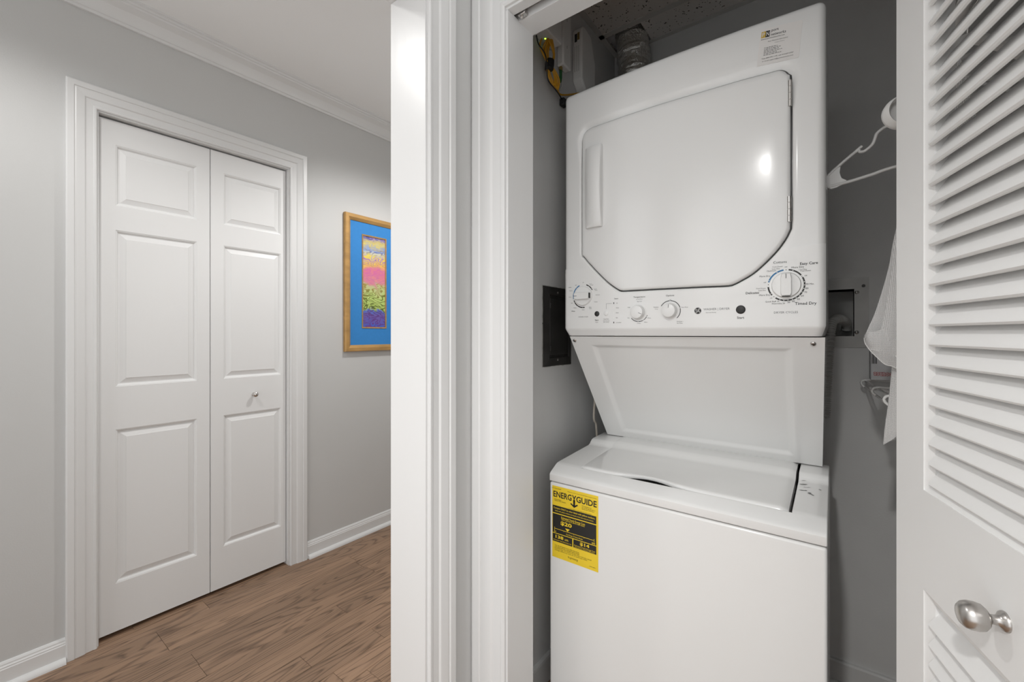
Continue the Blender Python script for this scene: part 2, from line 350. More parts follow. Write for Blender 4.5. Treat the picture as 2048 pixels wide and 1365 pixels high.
# casings, jambs, crown, baseboards
CAS = [(0, 0), (0, .0075), (.003, .0105), (.0085, .0105), (.011, .0085), (.030, .0095), (.034, .0135), (.038, .0145), (.056, .0165), (.060, .0155), (.0625, .019), (.079, .019), (.083, .0165), (.083, 0)]
def casing(name, fn, a0, a1, zt, label, wscale=1.0, legs=(True, True)):
    """fn(a, out, z): a along the wall, out from the wall face. Two legs and a head with mitred corners, each a part of the trim"""
    root = empty(name, fn(a0, 0, 0)); structure(root, label); prof = [(u*wscale, w_) for u, w_ in CAS]
    def piece(nm, P, Q):
        m = MB(); n = len(prof)
        m.add([fn(*P(u, w_)) for u, w_ in prof]+[fn(*Q(u, w_)) for u, w_ in prof], [(i, (i+1) % n, n+(i+1) % n, n+i) for i in range(n)]+[tuple(range(n)), tuple(range(n, 2*n))])
        m.build(nm, 'trim_paint', root, smooth=True, angle=20)
    if legs[0]: piece('casing_leg', lambda u, w_: (a0-u, w_, 0), lambda u, w_: (a0-u, w_, zt+u))
    if legs[1]: piece('casing_leg', lambda u, w_: (a1+u, w_, 0), lambda u, w_: (a1+u, w_, zt+u))
    piece('casing_head', lambda u, w_: (a0-u, w_, zt+u), lambda u, w_: (a1+u, w_, zt+u))
    return root
tr1 = casing('trim_1', lambda a, o, z: (XL+o, a, z), D0-.005, D1+.005, DZ+.005, 'white moulded casing around the panelled closet door')
def jambs(root, fn, a0, a1, zt, d0, d1, th=.018):
    """fn(a, depth, z); boards lining an opening"""
    for nm, lo, hi in (('side_jamb', (a0-th, 0), (a0, zt)), ('side_jamb', (a1, 0), (a1+th, zt)), ('head_jamb', (a0-th, zt), (a1+th, zt+th))):
        m = MB(); m.box(fn(lo[0], d0, lo[1]), fn(hi[0], d1, hi[1])); m.build(nm, 'trim_paint', root, bevel=.0012, bseg=1)
jambs(tr1, lambda a, dd, z: (XL-dd, a, z), D0, D1, DZ, -.001, .121, .006)
# cased opening in the partition (camera stands in front of it)
tr2 = casing('trim_2', lambda a, o, z: (XA+o, a, z), YJ0-.006, YJ+.006, 2.02+.006, 'white moulded casing of the hallway opening')
jambs(tr2, lambda a, dd, z: (XA-dd, a, z), YJ0, YJ, 2.02, -.002, XA-XB+.002, .0115)
tr3 = casing('trim_3', lambda a, o, z: (XB-o, a, z), YJ0-.006, YJ+.006, 2.02+.006, 'white casing on the hallway side of the opening')
# laundry closet casing; outer edge meets the partition
tr4 = casing('trim_4', lambda a, o, z: (a, YC-o, z), XO0-.006, XO1+.006, ZH+.006, 'white moulded casing around the laundry closet opening', wscale=1.272)
for nm, lo, hi in (('side_jamb', XO0-.0175, XO0), ('side_jamb', XO1, XO1+.0175)):
    m = MB(); m.box((lo, YC-.001, 0), (hi, YCB+.001, ZH)); m.build(nm, 'trim_paint', tr4, bevel=.0012, bseg=1)
# head jamb with a slot for the bifold track
m = MB(); m.box((XO0-.0175, YC-.001, ZH), (XO1+.0175, ts0, ZH+.0195)); m.box((XO0-.0175, ts1, ZH-.004), (XO1+.0175, YCB+.001, ZH+.0195)); m.build('head_jamb', 'trim_paint', tr4, bevel=.001, bseg=1)
m = MB(); m.box((XO0, ts0, ZH+.052), (XO1, ts1, ZH+.0549)); m.build('door_track', 'track_metal', tr4)
m = MB(); m.box((XO0+.008, ts0+.003, ZH-.003), (XO0+.030, ts1-.003, ZH+.017)); m.cm = 0
m.lathe([(.004, 0), (.004, .006), (.002, .0065)], (XO0+.017, (ts0+ts1)/2, ZH-.003), (0, 0, -1), 12); m.build('pivot_bracket', 'chrome', tr4, bevel=.001, bseg=1)

# crown moulding along the hallway wall
cr = [(0, 2.356), (.010, 2.356), (.012, 2.362), (.012, 2.366), (.016, 2.368), (.018, 2.374), (.024, 2.388), (.036, 2.403), (.052, 2.413), (.060, 2.416), (.062, 2.421), (.068, 2.423), (.070, 2.430), (.078, 2.432), (.078, 2.440), (0, 2.440)]
m = MB(); m.prism(cr, lambda u, z, t: (XL+u, t, z), YN, YF); structure(m.build('trim_5', 'trim_paint', smooth=True, angle=18), 'white crown moulding between hallway wall and ceiling')
BP = [(0, 0), (.013, 0), (.013, .062), (.011, .065), (.011, .069), (.008, .073), (.0075, .078), (.004, .084), (0, .085)]
def baseboard(name, fn, a, c, label, shoe=True, mt='trim_paint', prof=BP):
    m = MB(); m.prism(prof, lambda u, z, t: fn(u, z, t), a, c); o = structure(m.build(name, mt, smooth=True, angle=18), label)
    if shoe:
        q = [(.013, 0)]+[(.013+.017*math.cos(k*math.pi/12), .019*math.sin(k*math.pi/12)) for k in range(7)]
        m = MB(); m.prism(q, lambda u, z, t: fn(u, z, t), a+.006, c); m.build('shoe_moulding', mt, o, smooth=True, angle=40)
    return o
baseboard('baseboard_left', lambda u, z, t: (XL+u, t, z), D1+.088, YF, 'white baseboard with shoe moulding below the framed art')
baseboard('baseboard_left.001', lambda u, z, t: (XL+u, t, z), YN, D0-.088, 'white baseboard left of the panelled closet door')
FB = [(0, 0), (.012, 0), (.012, .078), (.009, .084), (0, .085)]
baseboard('baseboard_back', lambda u, z, t: (t, YB-u, z), XA, XR, 'grey painted baseboard at the back of the laundry closet', True, 'closet_paint', FB)
baseboard('baseboard_closet', lambda u, z, t: (XA+.0015+u, t, z), YCB, YB-.012, 'grey baseboard on the left closet wall', False, 'closet_paint', FB)
m = MB(); m.box((XA+.0015, YCB, .085), (XA+.0135, YB-.02, .0885)); structure(m.build('trim_6', 'trim_paint'), 'white caulk line on top of the closet baseboard')

# ------------------------------------------------------------------ panelled bifold door (hallway)
XD = XL-.024; TH = .032
d1 = empty('door_1', (XD, D0, 0)); structure(d1, 'white six-panel bifold closet door in the hallway')
def yz(px, py): p = onX(px, py, XD); return p.y, p.z
pv = [yz(229, 289.7)[1], yz(231, 411)[1], yz(229, 460)[1], yz(231, 774)[1], yz(231, 860)[1], yz(235, 1167)[1]]
seam = yz(420.3, 668)[0]
lys = [yz(231, 668)[0], yz(394, 668)[0], yz(447, 668)[0], yz(562, 668)[0]]
ZT0, ZT1 = .017, DZ-.007
for (ya, yb_, pa, pb) in ((D0+.003, seam-.0015, lys[0], lys[1]), (seam+.0015, D1-.003, lys[2], lys[3])):
    m = MB(); F = lambda y, z, dd=0: (XD-dd, y, z)
    zs = [ZT0, pv[5], pv[4], pv[3], pv[2], pv[1], pv[0], ZT1]; ys = [ya, pa, pb, yb_]
    for i in range(7):
        for j in range(3):
            if j == 1 and i in (1, 3, 5): continue
            m.add([F(ys[j], zs[i]), F(ys[j+1], zs[i]), F(ys[j+1], zs[i+1]), F(ys[j], zs[i+1])], [(0, 1, 2, 3)])
    def ring(y0, y1, z0, z1, steps, mm):
        for (o0, q0), (o1, q1) in zip(steps, steps[1:]):
            A = [F(y0+o0, z0+o0, q0), F(y1-o0, z0+o0, q0), F(y1-o0, z1-o0, q0), F(y0+o0, z1-o0, q0)]
            B = [F(y0+o1, z0+o1, q1), F(y1-o1, z0+o1, q1), F(y1-o1, z1-o1, q1), F(y0+o1, z1-o1, q1)]
            mm.add(A+B, [(k, (k+1) % 4, 4+(k+1) % 4, 4+k) for k in range(4)])
    for i in (1, 3, 5): ring(pa, pb, zs[i], zs[i+1], [(0, 0), (.001, .0014), (.004, .0022), (.0075, .0062), (.0095, .0095)], m)
    # sides, top, bottom and back of the leaf
    c0, c1 = (ya, ZT0), (yb_, ZT1)
    m.add([F(ya, ZT0), F(yb_, ZT0), F(yb_, ZT1), F(ya, ZT1), F(ya, ZT0, TH), F(yb_, ZT0, TH), F(yb_, ZT1, TH), F(ya, ZT1, TH)], [(0, 1, 5, 4), (1, 2, 6, 5), (2, 3, 7, 6), (3, 0, 4, 7), (4, 5, 6, 7)])
    leaf = m.build('door_leaf', 'door_paint', d1, fixn=True, weld=True)
    for i in (1, 3, 5):
        q = MB(); yy0, yy1, zz0, zz1 = pa+.0095, pb-.0095, zs[i]+.0095, zs[i+1]-.0095
        ring(yy0, yy1, zz0, zz1, [(0, .0095), (.004, .0095), (.0065, .0085), (.021, .0030), (.0225, .0016)], q)
        q.add([F(yy0+.0225, zz0+.0225, .0016), F(yy1-.0225, zz0+.0225, .0016), F(yy1-.0225, zz1-.0225, .0016), F(yy0+.0225, zz1-.0225, .0016)], [(0, 1, 2, 3)])
        q.build('panel', 'door_paint', leaf, fixn=False)
kp = onX(511.5, 789.5, XD+.022)
m = MB(); m.lathe([(.009, 0), (.009, .003), (.004, .0045), (.004, .012), (.009, .015), (.0118, .020), (.0110, .026), (.0065, .030), (.001, .031)], (XD, kp.y, kp.z), (1, 0, 0), 20)
kk = m.build('knob', 'chrome', leaf, smooth=True); kk['label'] = 'small polished chrome knob'

# ------------------------------------------------------------------ framed artwork on the hallway wall
P1 = onX(691, 423, XL+.022); P2 = onX(691, 704, XL+.022)
ay0, az1, az0 = P1.y, P1.z, P2.z; fw = .036; ay1 = ay0+.365
art = tag(empty('framed_artwork', (XL, (ay0+ay1)/2, az0)), 'abstract print with blue mat in a gold frame', 'artwork')
def frame_piece(nm, A, B, prof, mt):
    m = MB(); n = len(prof); m.add([A(u, o) for u, o in prof]+[B(u, o) for u, o in prof], [(i, (i+1) % n, n+(i+1) % n, n+i) for i in range(n)]+[tuple(range(n)), tuple(range(n, 2*n))]); m.build(nm, mt, art, smooth=True, angle=25)
fp = [(0, .001), (0, .020), (.003, .024), (.020, .024), (.030, .018), (fw, .013), (fw, .001)]
c = [lambda u, o: (XL+o, ay0+u, az0+u), lambda u, o: (XL+o, ay1-u, az0+u), lambda u, o: (XL+o, ay1-u, az1-u), lambda u, o: (XL+o, ay0+u, az1-u)]
for k in range(4): frame_piece('frame_bar', c[k], c[(k+1) % 4], fp, 'frame_gold')
ai0 = onX(724, 600, XL+.012).y; ai1 = onX(773, 600, XL+.012).y; at = onX(724, 468, XL+.012).z; ab_ = onX(722, 657, XL+.012).z
m = MB(); X_ = XL+.010
for (y0, z0, y1, z1) in ((ay0+fw, az0+fw, ai0, az1-fw), (ai1, az0+fw, ay1-fw, az1-fw), (ai0, az0+fw, ai1, ab_), (ai0, at, ai1, az1-fw)): m.box((XL+.004, y0, z0), (X_, y1, z1))
m.build('mat_board', 'mat_blue', art)
ay = empty('tmp', (0, 0, 0)); bpy.data.objects.remove(ay)
c2 = [lambda u, o: (XL+o, ai0+u, ab_+u), lambda u, o: (XL+o, ai1-u, ab_+u), lambda u, o: (XL+o, ai1-u, at-u), lambda u, o: (XL+o, ai0+u, at-u)]
for k in range(4): frame_piece('fillet', c2[k], c2[(k+1) % 4], [(0, .004), (0, .0125), (.008, .0115), (.008, .004)], 'fillet_gold')
m = MB(); hh = (at-ab_)/2; m.box((-.001, -(ai1-ai0)/2+.006, -hh+.006), (.001, (ai1-ai0)/2-.006, hh-.006))
pr = m.build('print', 'art_print', art); pr.matrix_parent_inverse = Matrix(); pr.location = (.0065, (ai0+ai1)/2-(ay0+ay1)/2, (at+ab_)/2-az0); pr.scale = (1, 1, .26/hh*1.0)
pr.scale = (1, 1, 1)

# ------------------------------------------------------------------ louvered bifold door (laundry closet)
A15 = math.radians(15.0); LD = Vector((math.sin(A15), -math.cos(A15), 0)); LN = Vector((-math.cos(A15), -math.sin(A15), 0))
LP0 = Vector((.077, .9, 0)); LWID, LTH = .49, .030; LZ0, LZ1 = .014, 1.992
xm = (LP0+LD*LWID-LN*LTH).x+.0015
d2 = empty('door_2', (LP0.x, LP0.y, 0)); structure(d2, 'white louvered bifold door folded open at the laundry closet')
RU0, RU1, RL0, RL1 = .953, 1.895, .16, .815; ST = .082
def leaf_pt(s, dn, z, mir):
    p = LP0+LD*s+LN*dn; return (2*xm-p.x if mir else p.x, p.y, z)
slat_mesh = None
for mir in (False, True):
    m = MB()
    def lbox(s0, s1, z0, z1):
        c = [leaf_pt(s, dn, z, mir) for s, dn, z in ((s0, 0, z0), (s1, 0, z0), (s1, -LTH, z0), (s0, -LTH, z0), (s0, 0, z1), (s1, 0, z1), (s1, -LTH, z1), (s0, -LTH, z1))]
        m.add(c, [(0, 3, 2, 1), (4, 5, 6, 7), (0, 1, 5, 4), (1, 2, 6, 5), (2, 3, 7, 6), (3, 0, 4, 7)])
    lbox(0, ST, LZ0, LZ1); lbox(LWID-ST, LWID, LZ0, LZ1)
    for z0, z1 in ((LZ0, RL0), (RL1, RU0), (RU1, LZ1)): lbox(ST, LWID-ST, z0, z1)
    # bevelled sticking strips around each louver field
    for z0, z1 in ((RL0, RL1), (RU0, RU1)):
        q = [(ST, z0), (LWID-ST, z0), (LWID-ST, z1), (ST, z1)]
        o_ = .013
        q2 = [(ST+o_, z0+o_), (LWID-ST-o_, z0+o_), (LWID-ST-o_, z1-o_), (ST+o_, z1-o_)]
        m.add([leaf_pt(s, -.0015, z, mir) for s, z in q]+[leaf_pt(s, -.0075, z, mir) for s, z in q2]+[leaf_pt(s, -LTH+.002, z, mir) for s, z in q2],
              [(k, (k+1) % 4, 4+(k+1) % 4, 4+k) for k in range(4)]+[(4+k, 4+(k+1) % 4, 8+(k+1) % 4, 8+k) for k in range(4)])
    leaf = m.build('door_leaf', 'door_paint', d2, fixn=False, bevel=0)
    bm = bmesh.new(); bm.from_mesh(leaf.data); bmesh.ops.recalc_face_normals(bm, faces=bm.faces); bm.to_mesh(leaf.data); bm.free()
    # slats: one shared mesh, local axes s (x), normal (y, towards the room), z
    if slat_mesh is None:
        sm = MB(); half = (LWID-2*ST)/2-.012; tilt = math.radians(57); ln, tk = .0405, .0074
        pts = []
        for k in range(5):
            a = math.pi*k/4; pts.append((-ln/2-.0 + -tk/2*math.sin(a), tk/2*math.cos(a)))
        pr2 = [(ln/2, -tk/2), (ln/2, tk/2)]+pts
        ct, st_ = math.cos(tilt), math.sin(tilt)
        sm.prism([(p*-ct-q*st_, p*st_-q*ct) for p, q in pr2], lambda u, v, t_: (t_, u, v), -half, half)
        so = sm.build('slat', 'door_paint', None, smooth=True, angle=40); slat_mesh = so.data; bpy.data.objects.remove(so)
    rz = math.atan2(LD.y, LD.x)
    for z0, z1 in ((RL0, RL1), (RU0, RU1)):
        n = int((z1-z0-.030)/.0273)
        for k in range(n+1):
            z = z0+.029+k*.0273
            if z > z1-.022: break
            o = bpy.data.objects.new('slat', slat_mesh); COL.objects.link(o); o.parent = leaf
            cpos = LP0+LD*(LWID/2)-LN*(LTH/2)
            if mir: o.location = (2*xm-cpos.x, cpos.y, z); o.rotation_euler = (0, 0, math.pi-rz); o.scale = (1, -1, 1)
            else: o.location = (cpos.x, cpos.y, z); o.rotation_euler = (0, 0, rz); o.scale = (1, -1, 1)
            if mir: o.scale = (1, 1, 1)
    if not mir:
        kc = Vector(leaf_pt(.247, 0, .872, False)); m = MB()
        m.lathe([(.0102, 0), (.0102, .0012), (.0094, .0030), (.0068, .0045), (.0050, .0070), (.0046, .0110), (.0060, .0135), (.0100, .0152), (.0130, .0185), (.0142, .0235), (.0142, .0285), (.0128, .0330), (.0098, .0360), (.0055, .0376), (.0005, .0380)], kc, LN, 32)
        ko = m.build('knob', 'nickel', leaf, smooth=True, angle=60); ko['label'] = 'brushed nickel oval knob'
    if mir:
        for zz in (.25, 1.0, 1.75):
            m = MB(); fp_ = LP0+LD*(LWID+.002)-LN*LTH; m.lathe([(.004, -.03), (.004, .03)], (xm, fp_.y-.003, zz), (0, 0, 1), 10); m.build('hinge', 'chrome', leaf, smooth=True)

# ------------------------------------------------------------------ laundry centre: washer below, dryer above
WX0, WX1, WY = -.695, -.0125, 1.112
DX0, DX1, DY, BOW = -.697, -.016, 1.205, .013
DXC, DHW = (DX0+DX1)/2, (DX1-DX0)/2
def yb(x): return DY-BOW*(1-((x-DXC)/DHW)**2)
def panel_pt(px, py, off=0.0):
    y = DY-BOW*.6
    for _ in range(6): p = onY(px, py, y); y = yb(p.x)-off
    return p.x, p.z
lc = tag(empty('laundry_center', ((WX0+WX1)/2, WY+.3, 0)), 'white stacked washer and dryer unit standing in the closet', 'washer dryer')
# washer cabinet
m = MB(); m.box((WX0, WY+.002, .025), (WX1, 1.70, .7195)); m.build('washer_cabinet', 'enamel', lc, bevel=.006, bseg=3)
for x in (WX0+.05, WX1-.05):
    for y in (WY+.06, 1.64): m = MB(); m.lathe([(.02, 0), (.02, .012), (.012, .014), (.012, .03)], (x, y, 0), (0, 0, 1), 14); m.build('levelling_foot', 'black_rubber', lc, smooth=True)
# washer top cover with a well for the lid
prof = [(WY, .7228), (WY-.0005, .743), (WY+.003, .7475), (WY+.010, .7515), (1.150, .7655), (1.158, .7680), (1.168, .7690), (1.365, .7785), (1.378, .781), (1.386, .787), (1.395, .7935), (1.405, .796), (1.50, .800), (1.50, .7228)]
m = MB(); m.prism(prof, lambda y, z, t_: (t_, y, z), WX0, WX1); cover = m.build('washer_top', 'enamel', lc)
LX0, LX1, LY0 = -.608, -.0845, 1.156
m = MB(); m.box((LX0, LY0-.001, .7275), (LX1+.0065, 1.52, .9)); cut = m.build('cut', 'enamel')
md = cover.modifiers.new('b', 'BOOLEAN'); md.object = cut; md.operation = 'DIFFERENCE'; md.solver = 'EXACT'
bv = cover.modifiers.new('bv', 'BEVEL'); bv.width = .0045; bv.segments = 3; bv.limit_method = 'ANGLE'; bv.angle_limit = math.radians(50)
bpy.context.view_layer.update(); dg = bpy.context.evaluated_depsgraph_get()
nm_ = bpy.data.meshes.new_from_object(cover.evaluated_get(dg)); cover.modifiers.clear(); cover.data = nm_; bpy.data.objects.remove(cut)
cover.data.polygons.foreach_set('use_smooth', [True]*len(cover.data.polygons)); cover.data.set_sharp_from_angle(angle=math.radians(28))
# lid: swept profile with a raised finger scoop in the front edge
lp = [(LY0+.002, .755), (LY0+.0012, .763), (LY0+.003, .7685), (LY0+.008, .7712), (LY0+.014, .7720), (LY0+.03, .7728), (1.26, .7772), (1.362, .7818), (1.372, .7825), (1.380, .7850), (1.389, .7910), (1.398, .7968), (1.410, .7990), (1.470, .8015), (1.498, .8020)]
def sst(a, c_, x): t_ = max(0, min(1, (x-a)/(c_-a))); return t_*t_*(3-2*t_)
m = MB(); rows = []; nx = 60; lx0, lx1 = LX0-.0004, LX1
sc = -.405; sw = .135
for i in range(nx+1):
    x = lx0+(lx1-lx0)*i/nx; t_ = (x-sc)/sw; g = (math.cos(math.pi*t_)+1)/2 if abs(t_) < 1 else 0
    e = min(i, nx-i); dr = ([.006, .0015, .0002][e] if i > 30 else [.0016, .0003, 0][e]) if e < 3 else 0; row = []
    for j, (y, z) in enumerate(lp):
        f_ = max(0, 1-(y-LY0)/.06)
        zz = z-dr*(1 if j > 1 else 0); yy = y
        if j >= 1: zz += g*.0055*f_*f_
        if j == 0: zz += g*.0105
        if j <= 4: yy += g*.016*(1-.55*j/4)
        if e == 0 and j < 5: yy += .006
        row.append((x, yy, zz))
    rows.append(row)
m.grid(rows)
for row, r_ in ((rows[0], 0), (rows[-1], 1)):
    n = len(row); m.add(row+[(p[0], p[1], .7535) for p in row], [(k, k+1, n+k+1, n+k) for k in range(n-1)])
m.build('washer_lid', 'enamel', lc, smooth=True, weld=True, angle=50)
# scuff marks on the right of the cover
m = MB()
for px, py, l, wd, a in ((1607, 969, .020, .0035, .5), (1612, 962, .024, .0018, .5), (1606, 981, .020, .0026, .45), (1619, 987, .012, .005, 1.5), (1624, 990, .012, .003, 2.3), (1640, 980, .008, .002, 2.4), (1643, 967, .006, .0016, 2.9), (1614, 975, .018, .0012, .4)):
    p = onZ(px, py, .7765); zs_ = .7690+(p.y-1.168)*(.7785-.7690)/(1.365-1.168)+.0009
    p = onZ(px, py, zs_); c_, s_ = math.cos(a), math.sin(a); n = 7; vs = []
    for k in range(n):
        u = -l/2+l*k/(n-1); wv = 1.7*wd*(.35+.65*abs(math.sin(k*2.1+px))) if 0 < k < n-1 else wd*.1
        for sg in (-1, 1): vs.append((p.x+c_*u-s_*wv*sg/2, p.y+s_*u+c_*wv*sg/2, zs_+(s_*u+c_*wv*sg/2)*.048))
    m.add(vs, [(2*k, 2*k+2, 2*k+3, 2*k+1) for k in range(n-1)])
m.build('scuff_mark', 'scuff', lc, fixn=False)['kind'] = 'stuff'
# slanted shroud between dryer and washer
SB = [(-.681, 1.2135, 1.1615), (-.018, 1.2135, 1.1615), (-.0277, 1.470, .801), (-.668, 1.470, .801)]
SBv = [Vector(p) for p in SB]; e1, e2 = SBv[1]-SBv[0], SBv[3]-SBv[0]; sn = e1.cross(e2).normalized()
if sn.y > 0: sn = -sn
def shroud(u, v): return SBv[0].lerp(SBv[1], u).lerp(SBv[3].lerp(SBv[2], u), v)
def emb(u, v):
    du = min(sst(.095, .125, u), sst(.095, .125, 1-u)) if v < .9 else min(sst(.095, .125, u), sst(.095, .125, 1-u)); dv = min(sst(.07, .11, v), sst(.055, .095, 1-v))
    return -.0055*min(du, dv)*1.0
us = sorted(set([0, 1]+[i/40 for i in range(41)]+[.09+.005*i for i in range(9)]+[1-.09-.005*i for i in range(9)])); vs_ = sorted(set([i/30 for i in range(31)]+[.065+.005*i for i in range(10)]+[1-.05-.005*i for i in range(10)]))
m = MB(); m.grid([[shroud(u, v)+sn*emb(u, v) for u in us] for v in vs_])
bk = 1.68
m.add([SB[0], SB[3], (-.668, bk, .801), (-.681, bk, 1.1615)], [(0, 1, 2, 3)]); m.add([SB[1], SB[2], (-.0277, bk, .801), (-.018, bk, 1.1615)], [(0, 1, 2, 3)])
m.add([SB[3], SB[2], (-.0277, bk, .801), (-.668, bk, .801)], [(0, 1, 2, 3)]); m.add([SB[0], SB[1], (-.018, bk, 1.1615), (-.681, bk, 1.1615)], [(0, 1, 2, 3)])
sh = m.build('shroud_panel', 'enamel', lc, smooth=True, angle=30)
def screw(p, ax, r, parent, mt='chrome'):
    m = MB(); ax = Vector(ax); m.lathe([(r, 0), (r*.95, r*.35), (r*.6, r*.6), (r*.2, r*.68)], p, ax, 16)
    o = m.build('screw', mt, parent, smooth=True)
    u = ax.cross(Vector((0, 0, 1)) if abs(ax.z) < .8 else Vector((1, 0, 0))).normalized(); v = u.cross(ax).normalized(); m2 = MB(); P = Vector(p)+ax*(r*.70)
    for d_, q in ((u, v), (v, u)):
        m2.add([P+d_*r*.6+q*r*.12, P+d_*r*.6-q*r*.12, P-d_*r*.6-q*r*.12, P-d_*r*.6+q*r*.12], [(0, 1, 2, 3)])
    m2.build('cross_slot_shade', 'dark_metal', o, fixn=False)  # shade of the cross recess painted as flat dark strips on the head
    return o
for u, v in ((.019, .035), (.966, .040)): screw(shroud(u, v), sn, .0062, lc)
# dryer cabinet: swept plan outline with a bowed front, front face open around the door recess
DZ0, DZ1, CR, TR = 1.164, 1.934, .016, .016
front_x = [DX0+CR+(DX1-DX0-2*CR)*i/72 for i in range(73)]
def plan(inset=0.0):
    x0, x1 = DX0+inset, DX1-inset; out = [(x0, 1.69)]
    for k in range(7):
        a = math.pi/2*k/6; r = CR-inset if CR-inset > .002 else .002
        out.append((DX0+CR-r*math.cos(a), yb(DX0+CR)+.002+CR-.002*math.sin(a)-r*math.sin(a)))
    out += [(x, yb(x)+inset) for x in front_x[1:-1]]
    for k in range(7):
        a = math.pi/2*(6-k)/6; r = CR-inset if CR-inset > .002 else .002
        out.append((DX1-CR+r*math.cos(a), yb(DX1-CR)+.002+CR-.002*math.sin(a)-r*math.sin(a)))
    return out+[(x1, 1.69)]
FZ0, FZ1 = 1.20, DZ1-TR; nzf = 64
zl = [DZ0+(FZ0-DZ0)*k/3 for k in range(3)]+[FZ0+(FZ1-FZ0)*k/nzf for k in range(nzf+1)]
m = MB(); pl = plan(); npl = len(pl); ia, ib = 7, npl-8     # front columns
rows = []
for z in zl:
    tap = max(0, (1.190-z)/(1.190-DZ0)); ro = []
    for (x, y) in pl:
        ro.append((DXC+(x-DXC)*(1-.022*tap), y+.010*tap*(1 if y < 1.4 else 0), z))
    rows.append(ro)
for k in range(1, 6):
    a = math.pi/2*k/5; rows.append([(x, y, FZ1+TR*math.sin(a)) for x, y in plan(TR*(1-math.cos(a))*.98)])
n = len(rows); vs = [p for r in rows for p in r]; fs = []
for i in range(n-1):
    for j in range(npl-1):
        if 3 <= i < 3+nzf and ia <= j < ib: continue
        fs.append((i*npl+j, i*npl+j+1, (i+1)*npl+j+1, (i+1)*npl+j))
fs.append(tuple((n-1)*npl+j for j in range(npl))); fs.append(tuple(j for j in range(npl))[::-1])
fs.append(tuple(i*npl for i in range(n))+tuple(i*npl+npl-1 for i in reversed(range(n))))
m.add(vs, fs)
# door outline in (x, z), clockwise from the left edge
raw = [(1164.5, 500), (1164.5, 300), (1166, 275), (1172, 263), (1182, 256), (1200, 249.5), (1250, 231.5), (1320, 208.5), (1400, 184.5), (1480, 161), (1540, 145), (1556, 140.5), (1568, 142), (1576, 150), (1580, 162), (1580.5, 300), (1580, 445), (1577, 462), (1569, 478), (1553, 500), (1530, 524), (1505, 546), (1480, 561), (1468, 567), (1455, 570.5), (1400, 573), (1320, 577), (1262, 580.2), (1244, 581), (1236, 578.5), (1218, 566), (1200, 549), (1182, 530), (1170, 516), (1165.5, 508)]
DO = [panel_pt(*p) for p in raw]; nn_ = len(DO)
DO = [tuple(.5*((2*b_[c_])+(-a_[c_]+d_[c_])*t_+(2*a_[c_]-5*b_[c_]+4*d_[c_]-e_[c_])*t_*t_+(-a_[c_]+3*b_[c_]-3*d_[c_]+e_[c_])*t_**3) for c_ in (0, 1)) for k_ in range(nn_) for a_, b_, d_, e_ in [(DO[k_-1], DO[k_], DO[(k_+1) % nn_], DO[(k_+2) % nn_])] for t_ in (0, .25, .5, .75)]
dc = (sum(p[0] for p in DO)/len(DO)-.0, (max(p[1] for p in DO)+min(p[1] for p in DO))/2)
def hit(out, tx, tz):
    dx, dz = tx-dc[0], tz-dc[1]; best = None; n = len(out)
    for k in range(n):
        ax, az = out[k]; bx, bz = out[(k+1) % n]; ex, ez = bx-ax, bz-az; det = dx*(-ez)+ex*dz
        if abs(det) < 1e-12: continue
        t_ = ((ax-dc[0])*(-ez)+ex*(az-dc[1]))/det; u = (dx*(az-dc[1])-dz*(ax-dc[0]))/det
        if -1e-6 <= u <= 1+1e-6 and t_ > 0 and (best is None or t_ > best): best = t_
    return (dc[0]+dx*best, dc[1]+dz*best)
bd = [(front_x[i], FZ0) for i in range(73)]+[(front_x[-1], FZ0+(FZ1-FZ0)*k/nzf) for k in range(1, nzf+1)]+[(front_x[i], FZ1) for i in range(71, -1, -1)]+[(front_x[0], FZ0+(FZ1-FZ0)*k/nzf) for k in range(nzf-1, 0, -1)]
dn = [hit(DO, x, z) for x, z in bd]
def off(pts, dd):
    n = len(pts); out = []
    for k in range(n):
        a, c_ = pts[k-1], pts[(k+1) % n]; tx, tz = c_[0]-a[0], c_[1]-a[1]; l = math.hypot(tx, tz) or 1; out.append((pts[k][0]+tz/l*dd, pts[k][1]-tx/l*dd))
    return out
sgn = 1 if sum((dn[k][0]*dn[(k+1) % len(dn)][1]-dn[(k+1) % len(dn)][0]*dn[k][1]) for k in range(len(dn))) > 0 else -1
gap0 = off(dn, sgn*.0042); topf = [sst(dc[1]+.12, dc[1]+.27, p[1]) for p in dn]; gap1 = [(p[0]+(q[0]-p[0])*(.004+.017*t_)/.0042, p[1]+(q[1]-p[1])*(.004+.017*t_)/.0042) for p, q, t_ in zip(gap0, off(dn, sgn*.0084), topf)]
rows = []
for t_ in (0, .3, .6, .85, 1.0):
    rows.append([(a[0]+(g[0]-a[0])*t_, yb(a[0]+(g[0]-a[0])*t_), a[1]+(g[1]-a[1])*t_) for a, g in zip(bd, gap1)])
for t_ in (.35, .7, 1.0):
    rows.append([(a[0]+(g[0]-a[0])*t_, yb(a[0]+(g[0]-a[0])*t_)+(1-math.cos(t_*math.pi/2))*(.004+.0045*tt), a[1]+(g[1]-a[1])*t_) for a, g, tt in zip(gap1, gap0, topf)])
m.grid(rows, closed_u=True)
rows = [rows[-1], [(p[0], p[1]+.045, p[2]) for p in rows[-1]]]; m.grid(rows, closed_u=True)
inner = rows[-1]; m.add(inner+[(dc[0], yb(dc[0])+.05, dc[1])], [(k, (k+1) % len(inner), len(inner)) for k in range(len(inner))])
m.build('dryer_cabinet', 'enamel', lc, smooth=True, weld=True, angle=40)
